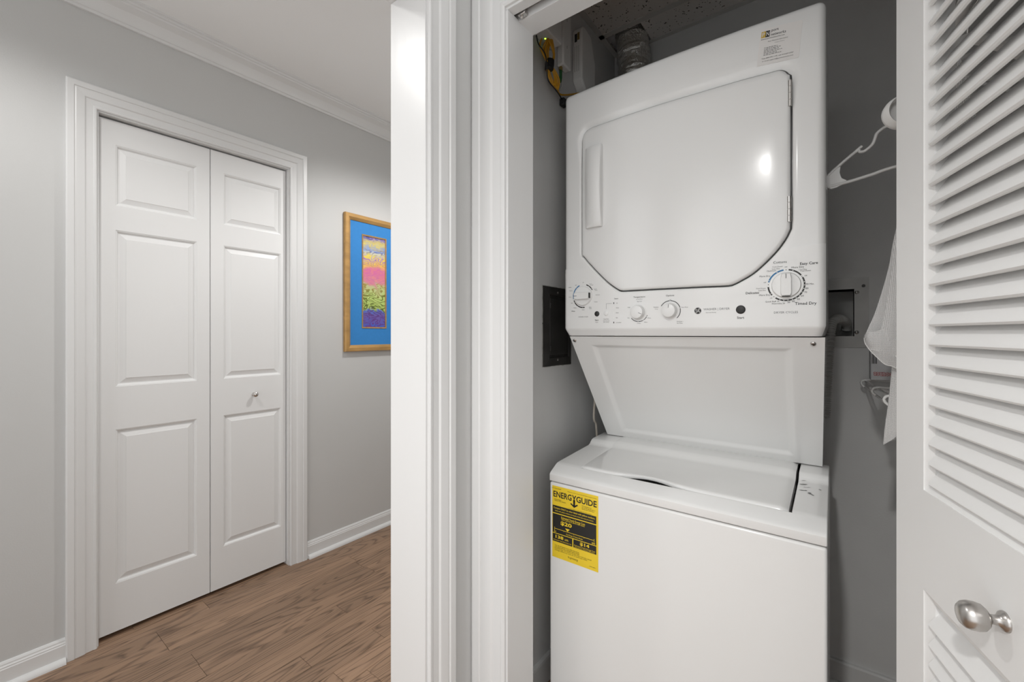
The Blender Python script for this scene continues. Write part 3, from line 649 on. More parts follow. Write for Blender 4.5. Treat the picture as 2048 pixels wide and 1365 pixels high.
# dryer door with a slightly crowned, rounded-edge panel
m = MB(); rows = []
for dd, yo in ((0, .010), (0, .002), (-.0012, -.0008), (-.0035, -.0026), (-.007, -.0036), (-.016, -.0042)):
    rows.append([(p[0], yb(p[0])+yo, p[1]) for p in off(dn, sgn*dd)])
last = off(dn, -sgn*.016)
for t_ in (.12, .3, .5, .75, .95): rows.append([(p[0]+(dc[0]-p[0])*t_, yb(p[0]+(dc[0]-p[0])*t_)-.0042, p[1]+(dc[1]-p[1])*t_) for p in last])
m.grid(rows, closed_u=True); inner = rows[-1]; m.add(inner+[(dc[0], yb(dc[0])-.0042, dc[1])], [(k, (k+1) % len(inner), len(inner)) for k in range(len(inner))])
door = m.build('dryer_door', 'enamel', lc, smooth=True, weld=True, angle=50)
# handle
hx0, hx1 = panel_pt(1174.5, 380)[0], panel_pt(1206, 380)[0]; hz0, hz1 = panel_pt(1180, 458)[1], panel_pt(1195, 293)[1]
m = MB(); rows = []; nh = 24
for k in range(nh+1):
    v = k/nh; z = hz0+(hz1-hz0)*v; a = math.sin(math.pi*min(1, max(0, v))); lift = .008+.014*a**.6; ins = .0015 if k in (0, nh) else 0
    yv = yb(hx0)-.0042; slant = .006*(v)
    rows.append([(hx0+ins, yv+.004, z+0*slant), (hx0+ins+.0005, yv-.004-.3*lift, z), (hx0+.004, yv-.006-.45*lift, z), ((hx0+hx1)/2, yv-.004-.95*lift, z), (hx1-.004-ins, yv-.004-lift, z), (hx1-ins, yv-.001-lift, z), (hx1+.0015-ins, yv-.004-.3*lift, z), (hx1+.003-.006*a-ins, yv+.004, z)])
m.grid(rows); m.add(rows[0], [tuple(range(8))]); m.add(rows[-1], [tuple(range(8))])
m.build('door_handle', 'panel_plastic', door, smooth=True, angle=40)
for (y0, y1, px) in ((161, 214, 1580), (393, 445, 1578.5)):
    xh, z1 = panel_pt(px, y0); _, z0 = panel_pt(px, y1); m = MB(); pr = []
    for k in range(4):
        a = z0+(z1-z0)*k/4; c_ = z0+(z1-z0)*(k+1)/4; pr += [(.0034, a+.0004), (.0042, a+.0009), (.0042, c_-.0009), (.0034, c_-.0004)]
    m.lathe(pr, (xh, yb(xh)-.002, 0), (0, 0, 1), 16); m.build('door_hinge', 'chrome', door, smooth=True, angle=30)
# control panel: skin laid on the lower front, cut out below the door
PZ1 = 1.3725; POFF = .0030
ox = off(dn, sgn*.0092)
def lower(x):
    zz = None; n = len(ox)
    for k in range(n):
        (ax, az), (bx, bz) = ox[k], ox[(k+1) % n]
        if (ax-x)*(bx-x) <= 0 and abs(ax-bx) > 1e-9:
            z = az+(bz-az)*(x-ax)/(bx-ax)
            if z < dc[1] and (zz is None or z < zz): zz = z
    return zz
m = MB(); cols = []; xs = [DX0+.0005]+[DX0+CR*k/4 for k in (1, 2, 3)]+[DX0+CR+(DX1-DX0-2*CR)*i/110 for i in range(111)]+[DX1-CR*k/4 for k in (3, 2, 1)]+[DX1-.0005]
def pfront(x):
    if x < DX0+CR: r = CR; return yb(DX0+CR)+r-math.sqrt(max(0, r*r-(DX0+CR-x)**2))-POFF
    if x > DX1-CR: r = CR; return yb(DX1-CR)+r-math.sqrt(max(0, r*r-(x-DX1+CR)**2))-POFF
    return yb(x)-POFF
for x in xs:
    lz = lower(x); edge = min(1, min(x-DX0, DX1-x)/.05); zt = PZ1+.004*(1-edge)
    if lz is not None: zt = min(zt, lz)
    y = pfront(x); col = []; zb = 1.1865
    ts = [0, .1, .25, .5, .75, .9, 1]
    xt = DXC+(x-DXC)*.978; xt2 = DXC+(x-DXC)*.9975
    col = [(xt, y+.0150, 1.1655), (xt, y+.0118, 1.1655), (xt+(xt2-xt)*.8, y+.0030, 1.1805), (xt2, y+.0006, 1.1850)]+[(x, y+(.0008 if t_ == 1 else 0), zb+.002+(zt-zb-.002)*t_) for t_ in ts]+[(x, y+POFF+.004, zt+.0004)]
    cols.append(col)
m.grid(cols)
cp = m.build('control_panel', 'panel_plastic', lc, smooth=True, angle=38)
def PS(x, z, o=.0005): return (x, yb(x)-POFF-o, z)
# flat print on the control panel; positions read from the photo and carried onto the panel surface
def A3(u, v): return panel_pt(1120+u/6.827, 520+v/6.827, POFF)
def A4(u, v): return panel_pt(1380+u/6.827, 500+v/6.827, POFF)
SZ = lambda hpx: hpx/6.827*.00152*.80
blk = []; gry = []; blu = []; wht = []
def T(lst, s, at, hp, al='CENTER', wt=.0): x, z = at; lst.append((s, x, z, SZ(hp), al, wt))
for s, u, v, hp, w_ in (('Colors', 135, 378, 24, .0), ('Whites', 182, 703, 26, .008), ('Status', 768, 530, 30, .0), ('Temperature', 1083, 508, 36, .0), ('Options', 1503, 488, 38, .0), ('Start', 502, 825, 36, .004), ('WASHER CYCLES', 318, 780, 25, -.004)): T(gry if s[0] == 'W' and s[1] == 'A' else blk, s, A3(u, v), hp, 'CENTER', w_)
for s, u, v in (('Off', 318, 312), ('Drain', 418, 330), ('& Spin', 436, 346), ('Speed', 484, 400), ('Wash', 494, 416), ('Delicates', 516, 479), ('Casuals', 490, 574), ('Bulky', 414, 648), ('Items', 416, 666), ('Heavy', 318, 682), ('Medium', 210, 657), ('Light', 163, 590), ('Heavy', 138, 509), ('Medium', 150, 424), ('Light', 218, 346), ('/Pause', 502, 854), ('Deep Rinse', 632, 810), ('Hold with extra', 632, 834), ('fabric softener', 632, 852), ('Fill', 778, 592), ('Wash', 785, 657), ('Rinse', 783, 724), ('Spin', 777, 791), ('Lid Locked', 800, 857), ('w/ Cold Rinse', 1083, 537), ('Tap Cold', 1083, 569), ('Cold', 940, 650), ('Hot', 937, 795), ('Warm', 1218, 795), ('Colors', 1078, 869), ('Warm', 1172, 852), ('Off', 1503, 549), ('Pre-Soak', 1312, 647), ('15 min.', 1318, 674), ('Extra Rinse', 1703, 647), ('Pre-Soak +', 1640, 843), ('Ext. Rinse', 1636, 866), ('Auto Load Sensing', 2060, 720)):
    T(gry, s, A3(u, v), 21 if s not in ('15 min.', 'w/ Cold Rinse', 'Auto Load Sensing', 'Hold with extra', 'fabric softener') else 18)
for s, u, v, hp, w_ in (('Cottons', 1228, 170, 46, .0), ('Easy Care', 1622, 184, 48, .012), ('Delicates', 851, 590, 44, .010), ('Timed Dry', 1578, 733, 52, .010), ('Start', 690, 928, 46, .006), ('90 Min.', 1640, 467, 30, .0), ('80', 1597, 527, 32, .0), ('70', 1578, 580, 32, .0), ('60', 1534, 629, 32, .0), ('50', 1480, 675, 32, .0), ('40', 1412, 704, 32, .0), ('30', 1348, 717, 32, .0), ('More Dry', 1468, 238, 34, .0), ('More Dry', 1022, 362, 32, .0), ('More Dry', 1018, 619, 32, .0), ('Quick Fluff 10', 1122, 708, 28, .0), ('Dewrinkle 20', 1206, 734, 27, .0)): T(blk, s, A4(u, v), hp, 'CENTER', w_)
for s, u, v, hp in (('WASHER | DRYER', 360, 810, 44), ('DRYER CYCLES', 1307, 856, 40)): T(gry, s, A4(u, v), hp, 'CENTER', -.006)
for s, u, v, hp in (('Cool Down', 1195, 231, 25), ('Off', 1310, 236, 22), ('Less Dry', 1172, 260, 25), ('Optimum', 1112, 288, 28), ('Less Dry', 1540, 268, 24), ('Cool Down', 1578, 286, 24), ('Off', 1580, 353, 22), ('Off', 1022, 448, 22), ('Cool Down', 968, 528, 24), ('Less Dry', 985, 554, 24), ('Off', 1106, 662, 22)): T(gry, s, A4(u, v), hp)
dcx, dcz = A4(1312, 482); R_ = SZ(1)/1.28*1.0
def kr(px): return px*.00152/6.827
# dryer dial ring
r0, r1 = .0345, .0378
for a0, a1, lst in ((8, 54, blk), (63, 216, blk), (232, 266, blk), (284, 352, blu)): lst += arc_strip(dcx, dcz, r0, r1, a0, a1, 18)
for a in (0, 59, 223, 275): blk.append(dot(dcx+.036*math.sin(math.radians(a)), dcz+.036*math.cos(math.radians(a)), .0010))
for a in (22, 81, 93, 106, 120, 134, 147, 160, 174, 187, 200, 238, 290, 330): wht.append(dot(dcx+.0361*math.sin(math.radians(a)), dcz+.0361*math.cos(math.radians(a)), .0010))
wcx, wcz = A3(318, 495)
for a0, a1, lst in ((18, 62, blk), (172, 250, blk), (258, 338, blu)): lst += arc_strip(wcx, wcz, .0340, .0372, a0, a1, 16)
for a in (34, 55, 182, 212, 240, 268, 290, 318): wht.append(dot(wcx+.0356*math.sin(math.radians(a)), wcz+.0356*math.cos(math.radians(a)), .0009))
tcx, tcz = A3(1072, 715); ocx, ocz = A3(1503, 695)
blk += arc_strip(tcx, tcz, .0262, .0278, 110, 232, 16); blk += arc_strip(ocx, ocz, .0262, .0280, -60, 142, 22)
for a in (118, 148, 182): wht.append(dot(tcx+.027*math.sin(math.radians(a)), tcz+.027*math.cos(math.radians(a)), .0010))
for a in (0, 76, 140): wht.append(dot(ocx+.027*math.sin(math.radians(a)), ocz+.027*math.cos(math.radians(a)), .0010))
for k, v in enumerate((592, 657, 724, 791, 857)):
    x, z = A3(735, v); (blk if k in (0, 4) else wht).append(rect(x-.0012, z-.0024, x+.0012, z+.0024))
x0_, z0_ = A3(632, 672); x1_, z1_ = A3(708, 597)
gry += [rect(x0_-.0003, z0_, x0_+.0003, z1_), rect(x0_, z1_-.0003, x1_, z1_+.0003)]
lettering('printed_lettering', blk, lambda x, z: PS(x, z), 'ink_black', cp)
lettering('printed_lettering', gry, lambda x, z: PS(x, z), 'ink_grey', cp)
lettering('printed_arc', blu, lambda x, z: PS(x, z), 'ink_blue', cp)
lettering('printed_dot', wht, lambda x, z: PS(x, z, .0009), 'ink_white', cp)
# maker's emblem: black disc with a scalloped white ring and script initials
gx, gz = A3(1882, 697); em = [dot(gx, gz, .0084, 28)]; ew = []
for k in range(4):
    a = math.radians(45+90*k); ew += arc_strip(gx+.0052*math.cos(a), gz+.0052*math.sin(a), .0014, .0022, -math.degrees(a)-60, -math.degrees(a)+140, 8)
ew += [('G', gx-.0022, gz, .0085, 'CENTER', .0, .12), ('E', gx+.0024, gz, .0080, 'CENTER', .0, -.12)]
lettering('emblem', em, lambda x, z: PS(x, z, .0006), 'ink_black', cp); lettering('emblem_script', ew, lambda x, z: PS(x, z, .0010), 'panel_plastic', cp)
# knobs
def dial(x, z, R, depth, ang, base_r=None):
    base = Vector(PS(x, z, -.001)); tl = 2*BOW*(x-DXC)/DHW**2; ax = Vector((tl, -1, 0)).normalized(); m = MB()
    m.lathe([(R*1.03, 0), (R*1.03, .0015), (R, .003), (R*.985, depth*.30), (R*.95, depth*.36), (.0005, depth*.36)], base, ax, 40); k_ = m.build('control_dial', 'panel_plastic', lc, smooth=True, angle=35)
    m = MB(); m.lathe([(R*1.055, .0002), (R*1.055, .0009), (R*1.02, .0010)], base, ax, 40); m.build('dial_ring', 'chrome', k_, smooth=True)
    u = Vector((math.sin(ang), 0, math.cos(ang))); u = (u-ax*u.dot(ax)).normalized(); v = ax.cross(u)
    m = MB(); w_ = R*.36; l_ = R*.90; c0 = base+ax*(depth*.34); c1 = base+ax*depth
    rows = []
    for hh, sc_ in ((0, 1.06), (depth*.45, .98), (depth*.52, .92)):
        o_ = c0+ax*hh; rows.append([o_+u*l_*a*sc_+v*w_*b_*sc_ for a, b_ in ((1, .8), (1, -.8), (.6, -1), (-.8, -1), (-1, -.8), (-1, .8), (-.8, 1), (.6, 1))])
    m.grid(rows, closed_u=True); m.add(rows[-1], [tuple(range(8))]); m.build('grip', 'panel_plastic', k_, bevel=.0008)
    top = c0+ax*(depth*.52+.0004); m = MB(); m.add([top+u*l_*.95+v*.0006, top+u*l_*.95-v*.0006, top+u*l_*.55-v*.0006, top+u*l_*.55+v*.0006], [(0, 1, 2, 3)]); m.build('pointer', 'ink_black', k_, fixn=False)
    m = MB(); e_ = c0-u*l_*1.07; m.add([e_+v*w_*.8+ax*depth*.05, e_-v*w_*.8+ax*depth*.05, e_-v*w_*.76+ax*depth*.50+u*l_*.06, e_+v*w_*.76+ax*depth*.50+u*l_*.06], [(0, 1, 2, 3)])
    e2_ = e_+u*l_*.30; m.build('grip_end', 'ink_black', k_, fixn=False)
dial(dcx, dcz, .0295, .019, 0.0); dial(wcx, wcz, .0295, .019, -math.pi/2)
def roundknob(x, z, R, depth, ang):
    base = Vector(PS(x, z, -.001)); tl = 2*BOW*(x-DXC)/DHW**2; ax = Vector((tl, -1, 0)).normalized(); m = MB()
    m.lathe([(R*1.08, 0), (R*1.08, .002), (R*.98, .003), (R*.92, depth*.55), (R*.86, depth*.95), (R*.78, depth), (.0005, depth*1.02)], base, ax, 36); k_ = m.build('control_knob', 'panel_plastic', lc, smooth=True, angle=45)
    m = MB(); m.lathe([(R*1.13, .0002), (R*1.13, .0010), (R*1.05, .0011)], base, ax, 36); m.build('knob_ring', 'panel_plastic', k_, smooth=True)
    u = Vector((math.sin(ang), 0, math.cos(ang))); v = ax.cross(u); top = base+ax*(depth*1.025); m = MB()
    m.add([top+u*R*.80+v*.0005, top+u*R*.80-v*.0005, top+u*R*.35-v*.0005, top+u*R*.35+v*.0005], [(0, 1, 2, 3)]); m.build('pointer', 'ink_black', k_, fixn=False)
roundknob(tcx, tcz, .0205, .020, 1.95); roundknob(ocx, ocz, .0205, .020, 0.08)
for (u, v, fn, r, mt, nm) in ((505, 738, A3, .0072, 'ink_black', 'start_button'), (632, 730, A3, .0068, 'panel_plastic', 'rinse_button'), (692, 817, A4, .0096, 'ink_black', 'start_button')):
    x, z = fn(u, v); m = MB(); m.lathe([(r*1.12, -.0008), (r*1.12, .0008), (r, .0012), (r*.94, .0030), (r*.8, .0036), (.0003, .0038)], PS(x, z, -.0003), (0, -1, 0), 26); m.build(nm, mt, lc, smooth=True)
# torn clip at the lower left corner of the control panel
x, z = panel_pt(1149, 658.5); m = MB(); m.box((x-.010, yb(x)+.0015, z-.004), (x-.006, yb(x)+.006, z+.004)); m.box((x-.002, yb(x)+.001, z-.004), (x+.004, yb(x)+.0065, z+.003)); m.box((x+.008, yb(x)+.0015, z-.0038), (x+.0095, yb(x)+.006, z+.002)); m.build('torn_clip', 'dark_metal', lc, bevel=.001)['kind'] = 'stuff'
# energy label on the washer front
EP = [onY(1104, 971, WY), onY(1196, 989.5, WY), onY(1104, 1113, WY)]
EL, EW, EH, ET = EP[0].x, EP[1].x-EP[0].x, EP[0].z-EP[2].z, EP[0].z
def EF(o): return lambda a, b_: (EL+a*EW, WY+.0016-o, ET-b_*EH)
m = MB(); m.add([EF(.0002)(a, b_) for a, b_ in ((0, 0), (0, 1), (1, 1), (1, 0))]+[EF(-.0002)(a, b_) for a, b_ in ((0, 0), (0, 1), (1, 1), (1, 0))], [(0, 1, 2, 3), (4, 7, 6, 5), (0, 4, 5, 1), (1, 5, 6, 2), (2, 6, 7, 3), (3, 7, 4, 0)]); el = m.build('energy_label', 'label_yellow', lc); el['label'] = 'yellow energy guide label with black boxes'
def ELm(o): return lambda a, b_: (EL+a, WY+.0016-o, ET+b_)
W_, H_ = EW, EH; R = lambda x0, v0, x1, v1: rect(x0*W_, -v1*H_, x1*W_, -v0*H_)
bk_ = [('ENERG', .235*W_, -.112*H_, .0268, 'CENTER', .022, 0, (.41*W_, .085*H_)), ('Y', .495*W_, -.118*H_, .0268, 'CENTER', .022, 0, (.095*W_, .10*H_)), ('GUIDE', .755*W_, -.112*H_, .0268, 'CENTER', .022, 0, (.43*W_, .085*H_)),
       R(.475, .13, .515, .215), ('#', [(.41*W_, -.195*H_), (.43*W_, -.182*H_), (.495*W_, -.212*H_), (.56*W_, -.182*H_), (.58*W_, -.195*H_), (.495*W_, -.238*H_)], 0, 0),
       R(.012, .272, .962, .375), R(.012, .388, .962, .655), R(.012, .665, .455, .775), R(.478, .665, .962, .775),
       ('U.S. Government', .10*W_, -.033*H_, .0046, 'CENTER'), ('Federal law prohibits removal of this label before consumer purchase.', .66*W_, -.038*H_, .0034, 'CENTER', 0, 0, (0.62*W_, None)),
       ('Clothes Washer', .05*W_, -.183*H_, .0050, 'LEFT', 0, 0, (0.16*W_, None)), ('Capacity Class: Standard', .05*W_, -.203*H_, .0050, 'LEFT', 0, 0, (0.26*W_, None)), ('GE Appliances', .66*W_, -.183*H_, .0050, 'LEFT', 0, 0, (0.2*W_, None)), ('Compare ONLY to other labels with yellow numbers', .62*W_, -.262*H_, .0032, 'CENTER', 0, 0, (0.5*W_, None)),
       ('Your cost will depend on your utility rates and use.', .06*W_, -.828*H_, .0058, 'LEFT', 0, 0, (0.55*W_, None)), ('Cost range based only on standard capacity models.', .06*W_, -.850*H_, .0058, 'LEFT', 0, 0, (0.55*W_, None)), ('Estimated energy cost is based on six wash loads a week and a national', .06*W_, -.872*H_, .0048, 'LEFT', 0, 0, (0.8*W_, None)), ('average electricity cost of 12 cents per kWh.', .06*W_, -.894*H_, .0048, 'LEFT', 0, 0, (0.72*W_, None)), ('ftc.gov/energy', .47*W_, -.938*H_, .0085, 'CENTER', 0, 0, (0.22*W_, None)), ]
random.seed(5)
for v_, u0_, u1_ in ((.203, .66, .94), (.222, .66, .92), (.955, .82, .95)):
    x_ = u0_*W_
    while x_ < u1_*W_: l_ = random.uniform(.002, .006); bk_.append(rect(x_, -v_*H_-.0006, min(x_+l_, u1_*W_), -v_*H_+.0006)); x_ += l_+.0012
lettering('label_print', bk_, ELm(.0006), 'ink_black', el)
FW = lambda w_, h_=None: (w_*W_, h_*H_ if h_ else None)
yl_ = [('Compare ONLY to other labels with yellow numbers.', .488*W_, -.307*H_, .0072, 'CENTER', .012, 0, FW(0.9)), ('Labels with yellow numbers are based on the same test procedures.', .488*W_, -.345*H_, .0052, 'CENTER', .01, 0, FW(0.84)),
       ('Estimated Yearly Energy Cost', .47*W_, -.424*H_, .0090, 'CENTER', .012, 0, FW(0.52)), ('(when used with an electric water heater)', .47*W_, -.448*H_, .0058, 'CENTER', .008, 0, FW(0.5)), ('$20', .32*W_, -.500*H_, .0265, 'CENTER', .03, 0, FW(.25, .062)),
       ('#', [(.30*W_, -.552*H_), (.40*W_, -.552*H_), (.35*W_, -.590*H_)], 0, 0), R(.06, .592, .92, .598), R(.055, .575, .063, .620), R(.915, .575, .923, .620), R(.265, .595, .270, .610), R(.485, .595, .490, .610), R(.705, .595, .710, .610),
       ('$4', .07*W_, -.636*H_, .0070, 'CENTER', .01), ('$46', .905*W_, -.636*H_, .0070, 'CENTER', .01), ('Cost Range of Similar Models', .50*W_, -.632*H_, .0056, 'CENTER', .01, 0, FW(0.36)),
       ('138', .17*W_, -.703*H_, .0195, 'CENTER', .03, 0, FW(.18, .046)), ('kWh', .33*W_, -.712*H_, .0090, 'CENTER', .01, 0, FW(.08)), ('Estimated Yearly Electricity Use', .235*W_, -.752*H_, .0050, 'CENTER', .008, 0, FW(0.4)),
       ('$14', .72*W_, -.700*H_, .0205, 'CENTER', .03, 0, FW(.20, .050)), ('Estimated Yearly Energy Cost', .72*W_, -.743*H_, .0052, 'CENTER', .008, 0, FW(0.44)), ('(when used with a natural gas water heater)', .72*W_, -.762*H_, .0040, 'CENTER', .006, 0, FW(0.42))]
lettering('label_print', yl_, ELm(.0010), 'label_yellow', el)
# network sticker on the dryer front (the figure and the code square are left blank)
S4 = [panel_pt(1521.8, 60), panel_pt(1605.6, 39.3), panel_pt(1598, 115), panel_pt(1513.4, 133.6)]
def SF(o):
    def fn(a, b_):
        x = (1-a)*(1-b_)*S4[0][0]+a*(1-b_)*S4[1][0]+a*b_*S4[2][0]+(1-a)*b_*S4[3][0]; z = (1-a)*(1-b_)*S4[0][1]+a*(1-b_)*S4[1][1]+a*b_*S4[2][1]+(1-a)*b_*S4[3][1]
        return (x, yb(x)-o, z)
    return fn
SWm = math.hypot(S4[1][0]-S4[0][0], S4[1][1]-S4[0][1]); SHm = math.hypot(S4[3][0]-S4[0][0], S4[3][1]-S4[0][1])
def SL(o): g = SF(o); return lambda a, b_: g(a/SWm, -b_/SHm)
m = MB(); pts = [(.0, .0), (.25, 0), (.5, 0), (.75, 0), (1, 0), (1, .5), (1, .95), (.985, .99), (.96, 1), (.5, 1), (0, 1), (0, .5)]
m.add([SF(.0006)(a, b_) for a, b_ in pts]+[SF(0)(a, b_) for a, b_ in pts], [tuple(range(12)), tuple(range(23, 11, -1))]+[(k, (k+1) % 12, 12+(k+1) % 12, 12+k) for k in range(12)]); stk = m.build('network_sticker', 'label_white', lc); stk['label'] = 'white sticker with gold and black initials'
s_ = SWm
SW = lambda w_, h_=None: (w_*s_, h_*SHm if h_ else None)
pr_ = [rect(.135*s_, -.245*SHm, .240*s_, -.075*SHm), ('port', .275*s_, -.105*SHm, .0120, 'LEFT', .006, 0, SW(.17, .085)), ('networks', .270*s_, -.200*SHm, .0120, 'LEFT', .006, 0, SW(.36, .075)), ('www.portnetworks.net', .03*s_, -.290*SHm, .0070, 'LEFT', .004, 0, SW(.58, .045)), ('Your Network Information', .45*s_, -.375*SHm, .0046, 'CENTER', 0, 0, SW(.48, .03)), ('Unique Online', .50*s_, -.445*SHm, .0042, 'CENTER', 0, 0, SW(.23, .025)),
       
       ('Text 844.290.1175, call 410.637.3707', .10*s_, -.825*SHm, .0050, 'LEFT', .004, 0, SW(.76, .036)), ('or email support@portnetworks.com', .12*s_, -.900*SHm, .0050, 'LEFT', .004, 0, SW(.74, .04))]
random.seed(3)
def dashes(x0, x1, z, hgt):     # rows of print too small to read in the photo
    out = []; x = x0
    while x < x1: l = random.uniform(.002, .006)*(1 if hgt > .0008 else .7); out.append(rect(x, z-hgt/2, min(x+l, x1), z+hgt/2)); x += l+.0012
    return out
for k_, w_ in enumerate((.32, .40, .36, .44, .32, .44)): pr_ += dashes(.14*s_, (.14+w_)*s_, -(.535+.040*k_)*SHm, .0011)
lettering('sticker_print', pr_, SL(.0009), 'ink_black', stk)
lettering('sticker_print', [rect(.03*s_, -.245*SHm, .135*s_, -.075*SHm)], SL(.0009), 'logo_gold', stk)
lettering('sticker_print', [('P', .082*s_, -.160*SHm, .016, 'CENTER', .012, 0, SW(.060, .11)), ('N', .188*s_, -.160*SHm, .016, 'CENTER', .012, 0, SW(.070, .11))], SL(.0013), 'label_white', stk)

# ------------------------------------------------------------------ closet ceiling of acoustic tiles
cc = MB(); cc.box((XA, YCB, ZC-.006), (XR, YB, ZC-.001)); ccl = structure(cc.build('ceiling_closet', 'ceiling_paint'), 'speckled drop ceiling tiles inside the laundry closet')
yg = onZ(1290, 36, ZCC-.002).y
hx_0, hx_1 = onZ(1214, 76, ZCC).x, onZ(1285, 93, ZCC).x+.004
hy0, hy1 = onZ(1262, 58, ZCC).y, YB-.012
m = MB(); m.box((XA+.004, YCB, ZCC), (XR-.004, yg-.004, ZCC+.016)); m.build('tile', 'acoustic_tile', ccl)
hx_0 = XA+.03; hx_1 = hx_0+.140
m = MB(); m.box((hx_1, yg+.004, ZCC), (XR-.004, YB-.004, ZCC+.016)); m.box((XA+.004, yg+.004, ZCC), (hx_1, yg+.018, ZCC+.016)); m.box((XA+.004, yg+.018, ZCC), (hx_0-.012, YB-.004, ZCC+.016)); m.build('tile', 'acoustic_tile', ccl)
m = MB(); m.box((XA+.002, yg-.012, ZCC-.003), (XR-.002, yg+.012, ZCC+.0005)); m.build('grid_bar', 'grid_metal', ccl)
m = MB(); m.box((XA+.0016, YCB, ZCC-.003), (XA+.022, YB, ZCC+.0005)); m.build('wall_angle', 'grid_metal', ccl)
m = MB(); m.box((XA+.022, YB-.020, ZCC-.003), (XR-.002, YB, ZCC+.0005)); m.build('wall_angle', 'grid_metal', ccl)

# foil vent duct rising from behind the dryer into the ceiling hole
dxc, dyc = (hx_0+hx_1)/2+.002, YB-.075
m = MB(); pts = []; rd = []
for k in range(70):
    t_ = k/69; z = 1.937+(ZCC+.03-1.937)*t_
    pts.append((dxc+.012*math.sin(t_*3)+.02*(1-t_), dyc+.006*math.sin(t_*9), z)); rd.append(.063+random.uniform(-.003, .003)+(.003 if k % 17 < 5 else 0))
m.tube(pts, rd, 28); bm_ = m
for i, p in enumerate(m.v): m.v[i] = (p[0]+random.uniform(-.0035, .0035), p[1]+random.uniform(-.0035, .0035), p[2])
du = tag(m.build('foil_duct', 'foil', smooth=True, angle=60), 'crumpled silver foil vent duct rising from dryer to closet ceiling', 'duct')

# breaker panel on the left closet wall
XW = XA+.0015
q = [onX(1084, 571, XW), onX(1086, 735, XW), onX(1139, 726, XW)]
by0, by1, bz0, bz1 = q[0].y, q[2].y+.006, 1.058, 1.332
bp_ = tag(empty('breaker_panel', (XW, (by0+by1)/2, bz0)), 'black metal breaker panel cover on the left closet wall', 'breaker panel')
m = MB(); o1, o2 = .0, .030; T1 = .012
ring_pts = lambda ii, dd: [(XW+dd, by0+ii, bz0+ii), (XW+dd, by1-ii, bz0+ii), (XW+dd, by1-ii, bz1-ii), (XW+dd, by0+ii, bz1-ii)]
m.grid([ring_pts(0, .0005), ring_pts(.001, .004), ring_pts(.026, T1), ring_pts(.030, T1), ring_pts(.031, .006)], closed_u=True); m.add(ring_pts(.031, .006), [(0, 1, 2, 3)]); m.build('cover', 'dark_metal', bp_)
m = MB(); m.box((XW+.006, by0+.034, bz0+.040), (XW+.0105, by1-.034, bz1-.040)); m.build('cover_door', 'dark_metal', bp_, bevel=.002)
for z in (bz0+.062, bz1-.066):
    m = MB(); m.lathe([(.0038, -.008), (.0038, .008)], (XW+.012, by0+.033, z), (0, 0, 1), 10); m.build('hinge', 'dark_metal', bp_, smooth=True)
for z in (bz0+.022, bz1-.020): screw((XW+.0105, (by0+by1)/2-.012, z), (1, 0, 0), .0045, bp_)
# ragged drywall edge round the cover
m = MB(); pts = []
for (ya, za, yb2, zb2) in ((by0, bz0, by0, bz1), (by0, bz1, by1, bz1), (by1, bz0, by0, bz0)):
    for k in range(14):
        t_ = k/13; pts.append((XW+.0012+random.uniform(0, .0008), ya+(yb2-ya)*t_+random.uniform(-.0018, .0018), za+(zb2-za)*t_+random.uniform(-.0018, .0018)))
m.tube(pts[:28], .0014, 6); m.tube(pts[28:], .0014, 6); m.build('torn_edge', 'raw_edge', bp_)['kind'] = 'stuff'

# drain box recessed in the back wall
ub = tag(empty('drain_box', ((BX0+BX1)/2, YB, BZ0)), 'grey recessed utility box with screws in the back closet wall', 'utility box')
m = MB(); yy = YB-.0035
for a in ((BX0, BZ0, OX0, BZ1), (OX1, BZ0, BX1, BZ1), (OX0, BZ0, OX1, OZ0), (OX0, OZ1, OX1, BZ1)): m.box((a[0], yy, a[1]), (a[2], YB+.0005, a[3]))
m.build('face_plate', 'galvanised', ub)
m = MB(); m.add([(OX0, YB, OZ0), (OX1, YB, OZ0), (OX1, YB, OZ1), (OX0, YB, OZ1)]+[(OX0, YB+.095, OZ0), (OX1, YB+.095, OZ0), (OX1, YB+.095, OZ1), (OX0, YB+.095, OZ1)], [(0, 1, 5, 4), (1, 2, 6, 5), (2, 3, 7, 6), (3, 0, 4, 7), (4, 5, 6, 7)]); m.build('box_liner', 'box_inside', ub, fixn=False)
for px, py in ((1714, 585), (1713.5, 665)): p = onY(px, py, yy); screw(p, (0, -1, 0), .0060, ub, 'chrome')
p = onY(1727, 572, yy); m = MB(); m.lathe([(.005, 0), (.005, .001), (.0025, .0012)], p, (0, -1, 0), 14); m.build('rivet', 'dark_metal', ub)
# corrugated drain hose
path = [Vector(p) for p in ((.031, YB+.062, 1.184), (.031, YB+.050, 1.204), (.022, YB+.012, 1.216), (.004, YB-.030, 1.219), (-.008, YB-.060, 1.205), (-.013, YB-.078, 1.170), (-.016, YB-.085, 1.12), (-.020, YB-.088, 1.05), (-.026, YB-.088, .9))]
def catmull(P, n):
    out = []
    for i in range(len(P)-1):
        p0, p1, p2, p3 = P[max(i-1, 0)], P[i], P[i+1], P[min(i+2, len(P)-1)]
        for k in range(n):
            t_ = k/n; out.append(.5*((2*p1)+(-p0+p2)*t_+(2*p0-5*p1+4*p2-p3)*t_*t_+(-p0+3*p1-3*p2+p3)*t_**3))
    return out+[P[-1]]
cm = catmull(path, 40); acc = [0]
for a, c_ in zip(cm, cm[1:]): acc.append(acc[-1]+(c_-a).length)
N_ = int(acc[-1]/.0011); pts = []; j = 0
for k in range(N_+1):
    s_ = acc[-1]*k/N_
    while j < len(acc)-2 and acc[j+1] < s_: j += 1
    pts.append(cm[j].lerp(cm[j+1], (s_-acc[j])/max(1e-9, acc[j+1]-acc[j])))
m = MB(); m.tube(pts, [.0130+.0020*math.sin(2*math.pi*(k*.0011)/.0072) for k in range(len(pts))], 16)
